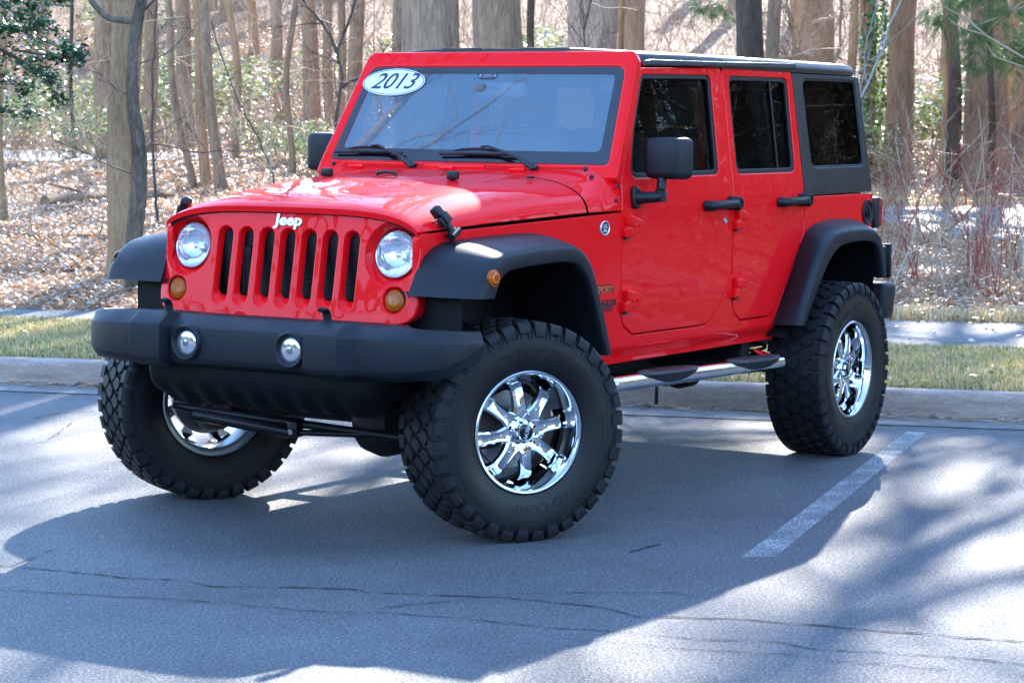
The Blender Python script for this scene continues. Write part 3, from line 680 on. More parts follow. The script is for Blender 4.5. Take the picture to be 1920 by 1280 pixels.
# ---------------- fender flares
def catm(P,n=4):
    out=[]
    for i in range(len(P)-1):
        a,b,c,d=[np.array(P[j]) for j in (max(i-1,0),i,i+1,min(i+2,len(P)-1))]
        for k in range(n):
            t=k/n; out.append(.5*((2*b)+(c-a)*t+(2*a-5*b+4*c-d)*t*t+(3*b-a-3*c+d)*t**3))
    out.append(np.array(P[-1])); return out
def flare(st,s,yc=.905,yo=.925):
    S=catm([(*j,*c,*o) for j,c,o in st],5); secs=[]
    for q in S:
        jx,jz,cx,cz,ox,oz=q; J=Vector((jx,ysf(jx,jz)-.004,jz)); Cc=Vector((cx,yc,cz)); O=Vector((ox,yo,oz))
        F=Vector((cx,yo-.001,cz))+(O-Vector((cx,yo,cz)))*.30
        m=J.lerp(Cc,.5); up_=Vector((jx-ox,0,jz-oz)).normalized()*.006
        K=J.lerp(Cc,.90)
        r1=K.lerp(Cc,.65).lerp(Cc.lerp(F,.15),.35); r2=Cc.lerp(F,.45); r2.y=yo-.006
        inn_=Vector((ox,yo-.03,oz)); back=J.lerp(Vector((ox,J.y,oz)),.35)
        edge=Vector((ox,yo-.004,oz))
        ring=[J,m+up_,K+up_*.4,r1,r2,F,O.lerp(F,.12),edge,inn_,back]
        secs.append([(p.x,s*p.y,p.z) for p in ring])
    return loft(secs,closed=True,caps=True)
FF=[((.487,.966),(.472,.966),(.361,.964)),((.455,1.025),(.452,1.008),(.345,.992)),((.428,1.073),(.425,1.045),(.330,1.014)),((.378,1.129),(.377,1.088),(.312,1.036)),((.298,1.163),(.324,1.117),(.283,1.052)),((.20,1.172),(.233,1.135),(.231,1.066)),((0,1.182),(.046,1.147),(.044,1.077)),((-.20,1.187),(-.148,1.150),(-.15,1.080)),((-.32,1.178),(-.268,1.140),(-.25,1.071)),((-.40,1.14),(-.350,1.102),(-.311,1.040)),((-.455,1.05),(-.414,1.028),(-.374,.975)),((-.53,.88),(-.500,.860),(-.44,.845)),((-.57,.77),(-.538,.77),(-.482,.755)),((-.60,.69),(-.572,.689),(-.524,.679))]
RF=[((-2.415,.675),(-2.407,.680),(-2.479,.675)),((-2.50,.78),(-2.475,.79),(-2.56,.77)),((-2.566,.87),(-2.545,.893),(-2.62,.845)),((-2.65,.99),(-2.63,1.005),(-2.70,.928)),((-2.741,1.103),(-2.722,1.077),(-2.762,.984)),((-2.837,1.146),(-2.81,1.113),(-2.853,1.033)),((-2.95,1.160),(-2.92,1.127),(-2.95,1.052)),((-3.064,1.168),(-3.06,1.132),(-3.08,1.059)),((-3.25,1.165),(-3.225,1.128),(-3.22,1.057)),((-3.38,1.150),(-3.339,1.108),(-3.31,1.043)),((-3.46,1.10),(-3.417,1.047),(-3.373,1.0)),((-3.50,.99),(-3.465,.945),(-3.413,.915)),((-3.51,.87),(-3.483,.855),(-3.43,.858))]
for s in LR:
    f_=obj('fender_flare',flare(FF,s),BLK,car,ang=60)
    obj('side_marker',mapped(lathe([(-.004,.0335),(.006,.033),(.012,.026),(.016,.012),(.017,.0003)],24),lambda X,Yv,Z:(.372+X*1.25,s*(.921+Yv),1.041+Z)),AMB,f_)
    obj('fender_flare',flare(RF,s,.905,.925),BLK,car,ang=60)
# ---------------- badges and decals
for s in LR:
    def rd_(prof,c=(-.745,1.192),n=28): return loft([[sidemap(s)(c[0]+r*math.cos(2*PI*k/n),c[1]+r*math.sin(2*PI*k/n),w) for k in range(n)] for r,w in prof],closed=True)
    bd=obj('round_badge',rd_([(.031,0),(.031,.004),(.029,.006),(.026,.005),(.0255,.003)]),SILV,car)
    obj('badge_face',rd_([(.0258,.0035),(.0003,.0037)]),DECAL,bd)
    fl=-s
    tx=[mapped(textbm(w_,.0105,.0006,.0004),lambda u,v,w,dv=dv:sidemap(s)(-.745+fl*u,1.192+v+dv,w+.0045)) for w_,dv in (('TRAIL',.012),('RATED',.002))]
    tx.append(mapped(plate([(-.017,-.016),(.017,-.016),(.008,-.004),(.003,-.009),(-.003,-.003),(-.009,-.009)],(),.0006,.0001),lambda u,v,w:sidemap(s)(-.745+fl*u,1.192+v,w+.0045)))
    obj('badge_lettering',join(*tx),SILV,bd)
    def dec(txt,size,xe,z,off,shear,m_,dz=0,dw=.0012):
        b=textbm(txt,size,.0004,off,shear); mx=max(v.co.x for v in b.verts)
        return setmi(mapped(b,lambda u,v,w:sidemap(s)(xe+fl*(u-mx) if s>0 else xe-(-u+ -mx)*-1,z+v,w+dw)),m_)
    def dec2(txt,size,xe,z,off,shear,m_,dw=.0012,keep=None):
        b=textbm(txt,size,.0004,off,shear); mx=max(v.co.x for v in b.verts); mn=min(v.co.x for v in b.verts)
        f=(lambda u:xe+(mx-u)) if s>0 else (lambda u:xe+(u-mn))
        return setmi(mapped(b,lambda u,v,w:sidemap(s)(f(u),z+v,w+dw)),m_)
    bx_=lambda x0,x1,z0,z1:setmi(sideplate([(x0,z0),(x1,z0),(x1,z1),(x0,z1)],(),.0008,.0001,s,.0010,()),0)
    obj('decal',join(bx_(-.815,-.66,.918,.944),bx_(-.815,-.66,.949,.954),dec2('SPORT',.036,-.808,.931,.0012,.3,1,.0022),dec2('WRANGLER',.040,-.843,.873,.0016,0,0),dec2('UNLIMITED',.026,-.817,.847,.0010,0,0)),[DECAL,ORNG],car)
# fuel filler on the driver's side
fx,fz=-3.512,1.192
def fr_(prof,n=32): return loft([[(fx+r*math.cos(2*PI*k/n),ysf(fx,fz)+w,fz+r*math.sin(2*PI*k/n)) for k in range(n)] for r,w in prof],closed=True)
ff=obj('fuel_filler',fr_([(.066,-.002),(.068,.006),(.063,.010),(.055,.008),(.052,.004),(.050,.002),(.0003,.0015)]),TRIM,car)
obj('filler_cap',join(fr_([(.030,.002),(.028,.010),(.0003,.011)],20),box(fx-.006,fx+.006,ysf(fx,fz)+.008,ysf(fx,fz)+.020,fz-.024,fz+.024,.003)),TRIM,ff)
# ---------------- rear end
for s in LR:
    tl=obj('tail_light',box(-3.660,-3.588,min(s*.665,s*.803),max(s*.665,s*.803),1.105,1.268,.010),TRIM,car)
    obj('tail_lens',box(-3.705,-3.655,min(s*.672,s*.800),max(s*.672,s*.800),1.112,1.262,.012),REDL,tl)
bm=box(-3.875,-3.70,-.82,.82,.620,.812,.028,3)
for v in bm.verts:
    if abs(v.co.y)>.7 and v.co.x<-3.8 and v.co.z<.68: v.co.x+=.03
bm=join(bm,box(-3.72,-3.55,-.40,.40,.64,.78)); obj('rear_bumper',bm,BLK,car)
obj('plate_holder',join(box(-3.705,-3.610,.55,.835,.850,1.012,.014,3),box(-3.72,-3.695,.535,.85,.842,1.022,.008,2)),BLK,car)
# ---------------- side steps
for s in LR:
    Yt=s*.925
    pts=[(-.30,s*.60,.60),(-.40,s*.80,.575),(-.47,s*.895,.560),(-.56,Yt,.553),(-.75,Yt,.551),(-2.08,Yt,.524),(-2.16,Yt-s*.012,.522),(-2.21,Yt-s*.06,.524),(-2.25,Yt-s*.16,.540)]
    b=tube([pts[0]]+[tuple(v) for v in catm(pts[1:-1],4)]+[pts[-1]],.0325,20)
    stp=obj('side_step',b,CHR,car,ang=60)
    for x0,x1 in ((-.795,-1.318),(-1.640,-2.165)):
        secs=[]; N=22
        for k in range(N+1):
            t=k/N; x=x0+(x1-x0)*t; wd=max(.0005,(1-abs(2*t-1)**2.6))**.6; zc=interp(x,[(-2.08,.524),(-.75,.551)])
            hw=.060*wd+.004; d=.040*wd
            zt=zc+.036+.003*wd
            secs.append([(x,Yt-s*hw*.8,zt-.004),(x,Yt-s*hw*.75,zt),(x,Yt+s*hw*.80,zt),(x,Yt+s*hw*.95,zt-.004),(x,Yt+s*hw,zt-.012),(x,Yt+s*hw*.78,zt-.012-d*.45),(x,Yt+s*hw*.45,zt-.015-d),(x,Yt-s*hw*.3,zt-.015-d)])
        pd=loft(secs,closed=True,caps=True)
        gr=[box(x0+(x1-x0)*t-.004,x0+(x1-x0)*t+.004,min(Yt-s*.035,Yt+s*.035),max(Yt-s*.035,Yt+s*.035),interp(x0+(x1-x0)*t,[(-2.08,.524),(-.75,.551)])+.0385,interp(x0+(x1-x0)*t,[(-2.08,.524),(-.75,.551)])+.042,.001) for t in [.25+.05*i for i in range(11)]]
        obj('step_pad',join(pd,*gr),m_plastic('step_pad_rubber',(.022,.023,.026),.5) if 'step_pad_rubber' not in bpy.data.materials else bpy.data.materials['step_pad_rubber'],stp,ang=45)
# ---------------- axles, springs, steering
STA=-.484; AX=(-math.sin(STA),math.cos(STA))
obj('front_axle',join(tube([(0,-.62,.429),(0,.62,.429)],.042,16),xf(lathe([(-.13,.0003),(-.13,.07),(-.08,.135),(0,.155),(.08,.135),(.12,.06),(.12,.0003)],20),Matrix.Translation((.02,.20,.415))),box(-.05,.08,-.66,-.56,.34,.52,.02),box(-.05,.08,.56,.66,.34,.52,.02)),mat('oily_axle',(.016,.014,.013),.5,.3),car)
obj('rear_axle',join(tube([(-2.946,-.70,.429),(-2.946,.70,.429)],.045,16),xf(lathe([(-.13,.0003),(-.13,.07),(-.08,.135),(0,.155),(.08,.135),(.12,.06),(.12,.0003)],20),Matrix.Translation((-2.96,.0,.42)))),DBLK,car)
obj('tie_rod',join(tube([(.17,-.79,.418),(.17,-.60,.404),(.17,.55,.362),(.16,.72,.362)],.018,12),tube([(.19,-.66,.388),(.19,-.16,.352)],.026,14),tube([(.19,-.16,.352),(.17,.30,.372),(.12,.44,.40)],.013,10),box(.165,.215,-.165,-.115,.335,.40,.006)),mat('satin_black_steel',(.02,.02,.023),.35,.6),car)
obj('rod_bolt',xf(lathe([(-.004,.0003),(-.004,.013),(.008,.012),(.008,.0003)],8),Matrix.Translation((.218,-.14,.358))@Matrix.Rotation(R(-90),4,'Z')),STEEL,car)
def coil(cx,cy,z0,z1,r,n,rr):
    return tube([(cx+r*math.cos(2*PI*n*k/(n*14)),cy+r*math.sin(2*PI*n*k/(n*14)),z0+(z1-z0)*k/(n*14)) for k in range(n*14+1)],rr,6)
for s in LR:
    obj('coil_spring',coil(.02,s*.47,.50,.86,.06,7,.009),DBLK,car); obj('coil_spring',coil(-2.9,s*.45,.50,.80,.06,6,.009),DBLK,car)
    obj('spring_perch',join(xf(lathe([(0,.09),(.05,.088),(.06,.07),(.06,.0003)],24),Matrix.Translation((.10,s*.50,.80))@Matrix.Rotation(R(90),4,'X')),box(-.05,.20,min(s*.42,s*.60),max(s*.42,s*.60),.80,.83,.01)),DBLK,car)
    obj('shock_absorber',join(tube([(.10,s*.52,.45),(.06,s*.52,.68)],.028,12),tube([(.06,s*.52,.68),(.03,s*.50,.92)],.012,8)),STEEL,car)
    obj('brake_line_bracket',join(tube([(.16,s*.605,.95),(.165,s*.61,.86),(.15,s*.60,.80)],.004,6),box(.20,.25,s*.56-.01,s*.56+.01,.925,.945,.003),box(.205,.225,s*.57-.008,s*.57+.008,.90,.93,.003)),STEEL,car)
# ---------------- interior
obj('dashboard',join(box(-1.22,-.93,-.71,.71,1.22,1.425,.03,3),box(-1.16,-.98,.22,.56,1.41,1.455,.02,3)),DASH,car)
bm=bmesh.new(); 
pts=[(0,.185*math.cos(2*PI*k/32),.185*math.sin(2*PI*k/32)) for k in range(33)]
bm=join(tube(pts,.015,8,False),box(-.02,.02,-.17,.17,-.02,.02,.008),box(-.02,.02,-.02,.02,-.17,.0,.008),box(-.03,.03,-.06,.06,-.06,.05,.02))
obj('steering_wheel',xf(bm,Matrix.Translation((-1.36,.38,1.40))@Matrix.Rotation(R(-22),4,'Y')),TRIM,car)
def seat(x,y,w=.50):
    a=box(x,x+.50,y-w/2,y+w/2,.92,1.06,.05,3); b=box(-.07,.07,-w/2,w/2,0,.60,.05,3); xf(b,Matrix.Translation((x,y,1.02))@Matrix.Rotation(R(-12),4,'Y')); h=box(-.05,.05,-.14,.14,.62,.80,.045,3); xf(h,Matrix.Translation((x,y,1.02))@Matrix.Rotation(R(-12),4,'Y'))
    return join(a,b,h)
for y in (.38,-.38): obj('front_seat',seat(-1.90,y),SEAT,car)
bs=join(seat(-2.85,.36,.66),seat(-2.85,-.36,.66)); obj('rear_seat',bs,SEAT,car)
cage=[tube([(-2.02,-.66,.9),(-2.02,-.66,1.60),(-2.02,-.60,1.80),(-2.02,-.50,1.85),(-2.02,.50,1.85),(-2.02,.60,1.80),(-2.02,.66,1.60),(-2.02,.66,.9)],.028,10)]
for s in LR: cage.append(tube([(-1.15,s*.58,1.82),(-2.02,s*.57,1.84),(-3.0,s*.56,1.84),(-3.4,s*.60,1.30)],.028,10))
obj('roll_cage',join(*cage),TRIM,car)
for s in LR: obj('pillar_trim',box(-2.03,-1.93,min(s*.60,s*.64),max(s*.60,s*.64),1.25,1.85),RED,car)
obj('rearview_mirror',join(xf(box(-.012,.012,-.125,.125,-.035,.035,.018,3),Matrix.Translation((-1.12,.03,1.775))),tube([(-1.075,-.02,1.80),(-1.11,.02,1.785)],.010,8),box(-1.065,-1.04,-.065,-.018,1.755,1.805,.01)),DASH,ws)
# ---------------- wheels
TP=[(.112,.236),(.124,.242),(.133,.250),(.140,.268),(.147,.300),(.150,.330),(.149,.358),(.146,.380),(.140,.400),(.130,.412),(.110,.4185),(.055,.4205),(0,.421)]
prof=[(a,r) for a,r in TP]+[(-a,r) for a,r in TP[-2::-1]]
def ysw(r): 
    t=sorted([(rr,a) for a,rr in TP if rr<=.412]); return interp(r,t)
def rot3(th,yv,r): return (r*math.sin(th),yv,r*math.cos(th))
def make_tyre(seed):
    rnd=random.Random(seed); bms=[setmi(lathe(prof,72),0)]
    bm=bmesh.new(); NP=36
    def block(poly,rt,rb,mi=1,top=None):
        """poly in (theta, y)"""
        a=[bm.verts.new(rot3(t,yv,rb)) for t,yv in poly]; cx=sum(p[0] for p in poly)/len(poly); cy_=sum(p[1] for p in poly)/len(poly)
        b=[bm.verts.new(rot3(cx+(t-cx)*.94,cy_+(yv-cy_)*.94,rt if top is None else top(yv))) for t,yv in poly]
        n=len(poly)
        for k in range(n): bm.faces.new((a[k],a[(k+1)%n],b[(k+1)%n],b[k])).material_index=0
        bm.faces.new(b).material_index=0
    P=2*PI/NP
    for i in range(NP):
        for row,(yc,hw,ph) in enumerate(((-.060,.031,.0),(0,.0315,.5),(.060,.031,.0))):
            t0=(i+ph)*P; w=P*.455; j=lambda:rnd.uniform(-.003,.003)
            yy=yc+rnd.uniform(-.003,.003)
            pol=[(t0-w*.95,yy-.006+j()),(t0-w*.35,yy-hw+j()),(t0+w*.45,yy-hw*.92+j()),(t0+w*.98,yy+.008+j()),(t0+w*.38,yy+hw+j()),(t0-w*.42,yy+hw*.9+j())]
            block(pol,.4345,.418)
        for s in LR:
            t0=(i+.5)*P; w=P*.39; long_=i%2
            yi=s*.094; yo=s*(.137 if long_ else .133)
            pol=[(t0-w,yi),(t0+w*.8,yi+s*.006),(t0+w,yi+s*.012),(t0+w*.95,yo),(t0-w*.95,yo)]
            if s<0: pol=pol[::-1]
            # tread face
            block(pol,.433,.412)
            # lug wrapping down the shoulder
            rl=.378 if long_ else .392
            sec_=[(.137,.4325),(.146,.424),(.152,.408),(.153,.395),(.1525,rl)]
            L=[]
            for yv,r in sec_:
                ww=w*.93 if r>.4 else w*.86
                L.append([bm.verts.new(rot3(t0-ww,s*yv,r)),bm.verts.new(rot3(t0+ww,s*yv,r)),bm.verts.new(rot3(t0+ww,s*(yv-.014),r-.005)),bm.verts.new(rot3(t0-ww,s*(yv-.014),r-.005))])
            for a,b in zip(L,L[1:]):
                for k in range(4): bm.faces.new((a[k],a[(k+1)%4],b[(k+1)%4],b[k]))
            bm.faces.new(L[0]); bm.faces.new(L[-1][::-1])
            # fine ribs between the lugs
            for q in (-.30,0,.30):
                th=(i+q*.9)*P; L=[]
                for yv,r in ((.139,.404),(.1485,.394),(.151,.370)):
                    L.append([bm.verts.new(rot3(th-.004,s*yv,r)),bm.verts.new(rot3(th+.004,s*yv,r)),bm.verts.new(rot3(th+.004,s*(yv-.006),r)),bm.verts.new(rot3(th-.004,s*(yv-.006),r))])
                for a,b in zip(L,L[1:]):
                    for k in range(4): bm.faces.new((a[k],a[(k+1)%4],b[(k+1)%4],b[k]))
                bm.faces.new(L[0]); bm.faces.new(L[-1][::-1])
    bms.append(bm)
    # sidewall rings and raised lettering
    n=96
    for r0,hh in ((.356,.0012),(.262,.0012)):
        bms.append(setmi(loft([[rot3(2*PI*k/n,ysw(r)+o,r) for k in range(n)] for r,o in ((r0-.0016,-.001),(r0-.001,hh),(r0+.001,hh),(r0+.0016,-.001))],closed=True),0))
    for txt,size,ph,off,rm,shr in (('Xtreme A/T',.060,-5,.0016,.312,.25),('PRO COMP',.058,167,.0014,.302,0),('35X12.50R17LT',.020,92,.0004,.335,0),('LOAD RANGE D',.018,-98,.0004,.335,0)):
        b=textbm(txt,size,.0032,off,shr,1.05)
        bms.append(setmi(mapped(b,lambda u,v,w:( -(rm+v)*math.sin(R(ph)+u/rm),ysw(rm+v)+w+.0012,(rm+v)*math.cos(R(ph)+u/rm))),2))
    bm=join(*bms)
    for f in bm.faces:
        if f.material_index==2: f.material_index=0; continue
        if f.material_index==0:
            c=f.calc_center_median(); r=math.hypot(c.x,c.z)
            if r<.368: f.material_index=1
    return bm
def make_rim():
    out=loft([[rot3(2*PI*k/72,a,r) for k in range(72)] for a,r in ((.118,.243),(.130,.2425),(.1335,.238),(.132,.231),(.127,.2275))],closed=True)
    setmi(out,1)
    bar=setmi(loft([[rot3(2*PI*k/72,a,r) for k in range(72)] for a,r in ((.127,.2275),(.116,.222),(.095,.2175),(.05,.212),(.0,.208),(-.02,.206))],closed=True),0)
    inn_=setmi(loft([[rot3(2*PI*k/72,a,r) for k in range(72)] for a,r in ((-.02,.206),(-.07,.206),(-.11,.211),(-.120,.222),(-.123,.240),(-.132,.243),(-.134,.238))],closed=True),2)
    bms=[out,bar,inn_]
    hub=setmi(lathe([(.02,.085),(.066,.080),(.074,.070),(.080,.058),(.084,.046),(.084,.0003)],48),0); bms.append(hub)
    for i in range(8):
        th=2*PI*i/8+R(8)
        st=[(.040,.086,.026,.020),(.062,.090,.024,.028),(.085,.092,.0175,.030),(.105,.091,.0145,.030),(.14,.088,.0135,.030),(.170,.080,.0150,.030),(.188,.066,.0165,.030),(.200,.044,.0175,.034),(.207,.018,.0185,.03),(.209,.0,.019,.02)]
        L=[]
        for r,yv,hw,d in st:
            hw*=1.8
            def q(t,yy,rr=r): return Vector((rr*math.sin(th)+t*math.cos(th),yy,rr*math.cos(th)-t*math.sin(th)))
            rb=max(.03,r-.012 if r>.18 else r)
            L.append([q(-hw,yv-d,rb),q(-hw,yv-.008),q(-hw*.72,yv),q(-hw*.5,yv-.003),q(hw*.5,yv-.003),q(hw*.72,yv),q(hw,yv-.008),q(hw,yv-d,rb)])
        bms.append(setmi(loft(L,closed=True,caps=True),0))
        # flared webs of the star-shaped hub
        L=[]
        for r,hw,yv in ((.045,.026,.080),(.07,.024,.083),(.085,.0195,.084),(.10,.0165,.083)):
            def q(t,yy,rr=r): return Vector((rr*math.sin(th)+t*math.cos(th),yy,rr*math.cos(th)-t*math.sin(th)))
            L.append([q(-hw,yv-.03),q(-hw,yv-.003),q(-hw*.8,yv),q(hw*.8,yv),q(hw,yv-.003),q(hw,yv-.03)])
        bms.append(setmi(loft(L,closed=True,caps=True),0))
        c=Vector((.100*math.sin(th),.088,.100*math.cos(th)))
        bms.append(setmi(xf(lathe([(0,.0052),(.0045,.0048),(.0045,.0003)],10),Matrix.Translation(c)),1))
    bms.append(setmi(xf(lathe([(0,.006),(.03,.005),(.03,.0003)],8),Matrix.Translation((-.215*math.sin(R(122)),.06,.212*math.cos(R(122))))),3))
    return join(*bms)
# one wheel built round its own hub, then copied
tyre_bm=make_tyre(3); rim_bm=make_rim()
def rawobj(name,bm,m,ang=38,recalc=True):
    if recalc: bmesh.ops.recalc_face_normals(bm,faces=bm.faces)
    sharp(bm,R(ang)); me=bpy.data.meshes.new(name); bm.to_mesh(me); bm.free()
    for x in (m if isinstance(m,list) else [m]): me.materials.append(x)
    return me
ME_T=rawobj('tyre',tyre_bm,[RUB,SIDEW],22); ME_R=rawobj('rim',rim_bm,[CHR,CHRB,CAST,TRIM],40)
capb=join(setmi(lathe([(.080,.046),(.104,.0445),(.110,.041),(.111,.037),(.108,.034),(.1085,.031)],40),0),setmi(lathe([(.1075,.0315),(.111,.026),(.1125,.012),(.113,.0003)],32),1),
  *[setmi(xf(box(-.0055,.0055,-.012,.0095,-.006,.003,.002),Matrix.Rotation(2*PI*k/8+R(30),4,'Y')@Matrix.Translation((0,.103,.0435))),1) for k in range(8)],
  setmi(mapped(textbm('MKW',.024,.001,.0007,0,1.05),lambda u,v,w:(-( u*math.cos(R(105))+v*math.sin(R(105))),.1132+w,(-u*math.sin(R(105))+v*math.cos(R(105))))),2))
ME_C=rawobj('centre_cap',capb,[CHR,mat('gloss_black',(.008,.008,.009),.15),SILV])
hubm=join(setmi(lathe([(-.035,.060),(-.035,.155),(-.010,.155),(-.010,.075),(.015,.070),(.015,.0003)],40),0),setmi(lathe([(-.14,.0003),(-.14,.05),(-.09,.075),(-.036,.08)],20),1),
      setmi(box(.06,.185,-.075,.018,-.075,.08,.025),2),setmi(box(-.06,.07,-.15,-.04,-.13,.12,.03),2))
ME_B=rawobj('brake',hubm,[STEEL,DBLK,IRON])
kp=Vector((0,.70)); fc=Vector((.0659,.8253))
for (cx,cy_,a,ph) in ((fc.x,fc.y,STA,0),(-2.946,.842,0,17),(-fc.x,-fc.y,STA+PI,11),(-2.946,-.842,PI,33)):
    w=link('wheel',ME_B,None,car,(cx,cy_,.429)); w.rotation_euler.z=a
    for nm,me_ in (('tyre',ME_T),('rim',ME_R),('centre_cap',ME_C)):
        c_=bpy.data.objects.new(nm,me_); C.objects.link(c_); c_.parent=w; c_.rotation_euler.y=R(ph)
# =================================================================== WOOD, GRASS, LEAVES
rng=np.random.default_rng(7)
def fast_mesh(name,V,F,colr=None,smooth=False):
    V=np.asarray(V,np.float32); F=np.asarray(F,np.int32); me=bpy.data.meshes.new(name); k=F.shape[1]
    me.vertices.add(len(V)); me.vertices.foreach_set('co',V.ravel()); me.loops.add(F.size); me.loops.foreach_set('vertex_index',F.ravel())
    me.polygons.add(len(F)); me.polygons.foreach_set('loop_start',np.arange(0,F.size,k,dtype=np.int32)); me.polygons.foreach_set('loop_total',np.full(len(F),k,np.int32))
    if smooth: me.polygons.foreach_set('use_smooth',np.ones(len(F),bool))
    me.update(calc_edges=True)
    if colr is not None:
        a=me.attributes.new('Col','FLOAT_COLOR','POINT'); a.data.foreach_set('color',np.concatenate([colr,np.ones((len(colr),1))],1).astype(np.float32).ravel())
    me.validate(); return me
class Acc:
    def __init__(s): s.V=[];s.F=[];s.C=[];s.n=0
    def add(s,v,f,c=None):
        s.V.append(v); s.F.append(f+s.n); s.n+=len(v)
        if c is not None: s.C.append(np.broadcast_to(c,(len(v),3)))
    def mesh(s,name,smooth=False): return fast_mesh(name,np.concatenate(s.V),np.concatenate(s.F),np.concatenate(s.C) if s.C else None,smooth)
def tube_np(P,r,n=4):
    P=np.asarray(P,float); r=np.broadcast_to(r,(len(P),)); T=np.gradient(P,axis=0); T/=np.linalg.norm(T,axis=1,keepdims=True)+1e-9
    ref=np.array([0,0,1.]) if abs(T[0,2])<.8 else np.array([1.,0,0]); A=np.cross(T,ref); A/=np.linalg.norm(A,axis=1,keepdims=True)+1e-9; B=np.cross(A,T)
    a=np.arange(n)*2*PI/n
    V=(P[:,None]+r[:,None,None]*(A[:,None]*np.cos(a)[None,:,None]+B[:,None]*np.sin(a)[None,:,None])).reshape(-1,3)
    i=np.arange(len(P)*n).reshape(len(P),n); F=np.stack([i[:-1],np.roll(i[:-1],-1,1),np.roll(i[1:],-1,1),i[1:]],-1).reshape(-1,4)
    return V,F
def limb(rg,p,d,L,n=6,wob=.12,up=.08):
    P=[np.array(p,float)]; d=np.array(d,float); d/=np.linalg.norm(d)
    for k in range(n):
        d=d+rg.normal(0,wob,3)+np.array([0,0,up]); d/=np.linalg.norm(d); P.append(P[-1]+d*L/n)
    return np.array(P)
def m_bark(name,c,c2,sc=1,rel=.9):
    m=mat(name,c,.85,0,.25); t=NT(m); v=t.co((1,1,.20)); a=t.noise(v,24*sc,7,.75,1.1); b=t.noise(t.co((1,1,.5)),2.2,5,.6); d=t.noise(t.co(),60,3)
    k=t.ramp(a,[(.40,tuple(q*.22 for q in c)),(.47,tuple(q*.8 for q in c)),(.58,c2)])
    k=t.mix(.6,k,t.ramp(b,[(.35,tuple(q*.7 for q in c)),(.7,tuple(q*1.2 for q in c2))])); t.col(k); t.bump(t.math('ADD',a,t.math('MULTIPLY',d,.25)),rel,.05); return m
BK_TAN=m_bark('tan_bark',(.37,.225,.12),(.54,.35,.20),2.2,.6); BK_GREY=m_bark('grey_bark',(.32,.205,.125),(.50,.345,.23)); BK_RED=m_bark('red_brown_bark',(.31,.195,.125),(.48,.33,.22))
BK_WHITE=m_bark('pale_split_bark',(.38,.275,.20),(.68,.51,.385),.9,1); BK_DK=m_bark('dark_bark',(.085,.06,.045),(.17,.13,.10),2); BK_MOT=m_bark('mottled_bark',(.11,.08,.055),(.33,.25,.18),1.6,.8)
TWIG=mat('pale_twig',(.42,.31,.21),.7); TWIGD=mat('dark_twig',(.06,.048,.04),.7); CANE=mat('red_cane',(.30,.055,.03),.5)
RV=Vector((-.521,.853,0)).normalized()     # along the wood edge
def trunk_mesh(rg,r,h,lean,n=14,flare=.35,rough=.05,bend=0,top=.78,sway=.02):
    nz=max(8,int(h/.14)); V=[]; z=np.linspace(-.25,h,nz); ph=rg.uniform(0,9,6); big=n>20
    for q in z:
        t=max(0,q)/h; rr=r*(1-(1-top)*t)*(1+flare*math.exp(-max(0,q)/(.9*r+.12)))
        cx=lean*q+bend*math.sin(q*1.1+ph[0])*r+sway*math.sin(q*2.3+ph[1]); cyy=sway*math.sin(q*1.7+ph[2])
        for k in range(n):
            a=2*PI*k/n
            f=1+rough*(noise.noise(Vector((math.cos(a)*(2.6 if big else 1.5)*1.3+ph[3],math.sin(a)*(2.6 if big else 1.5)*1.3,q*.7))))
            if big: f+=.035*math.sin(a*7+ph[4]+1.3*math.sin(q*.8))+.05*noise.noise(Vector((math.cos(a)*6+ph[5],math.sin(a)*6,q*1.1)))
            x=cx+rr*f*math.cos(a)*1.0; y=cyy+rr*f*math.sin(a); V.append((RV.x*x-RV.y*y,RV.y*x+RV.x*y,q))
    i=np.arange(nz*n).reshape(nz,n); F=np.stack([i[:-1],np.roll(i[:-1],-1,1),np.roll(i[1:],-1,1),i[1:]],-1).reshape(-1,4)
    c=np.array(V[-n:]).mean(0); return fast_mesh('trunk',V,F,None,True),c
def crown_mesh(seed,H=10.,r0=.15,nb=17,tw=6):
    rg=np.random.default_rng(seed); A=Acc(); P=limb(rg,(0,0,-.15),(0,0,1),H,12,.05,.05); rr=np.linspace(r0,.03,13); A.add(*tube_np(P,rr,7))
    for b in range(nb):
        t=.06+.9*(b+rg.random())/nb; i=t*12; k=int(i); p=P[k]+(P[min(k+1,12)]-P[k])*(i-k); rb=rr[k]*rg.uniform(.35,.6)
        az=rg.uniform(0,2*PI); e=rg.uniform(.25,.95); L=(H*(1-t)*.55+1.6)*rg.uniform(.7,1.15)
        Q=limb(rg,p,(math.cos(az)*math.cos(e),math.sin(az)*math.cos(e),math.sin(e)),L,8,.13,.06); qr=np.linspace(rb,.010,9); A.add(*tube_np(Q,qr,5))
        for s in range(tw):
            j=rg.integers(2,9); q=Q[j]; az2=rg.uniform(0,2*PI); l2=L*rg.uniform(.2,.45)
            dd=(Q[min(j+1,8)]-Q[j-1]); dd/=np.linalg.norm(dd); S_=limb(rg,q,dd+rg.normal(0,.6,3),l2,5,.16,.05); A.add(*tube_np(S_,np.linspace(max(qr[j]*.6,.010),.005,6),4))
            for w_ in range(4):
                j2=rg.integers(1,6); S2=limb(rg,S_[j2],(S_[j2]-S_[j2-1])/ (np.linalg.norm(S_[j2]-S_[j2-1])+1e-6)+rg.normal(0,.55,3),l2*rg.uniform(.3,.6),3,.2,.03); A.add(*tube_np(S2,[.006,.005,.004,.002],3))
    return A.mesh('crown',True)
CROWNS=[crown_mesh(100+i) for i in range(5)]
for me in CROWNS: me.materials.append(BK_GREY)
def place(o,parent,loc,scale=(1,1,1),rz=0):
    o.parent=parent; o.location=loc; o.scale=scale; o.rotation_euler.z=rz
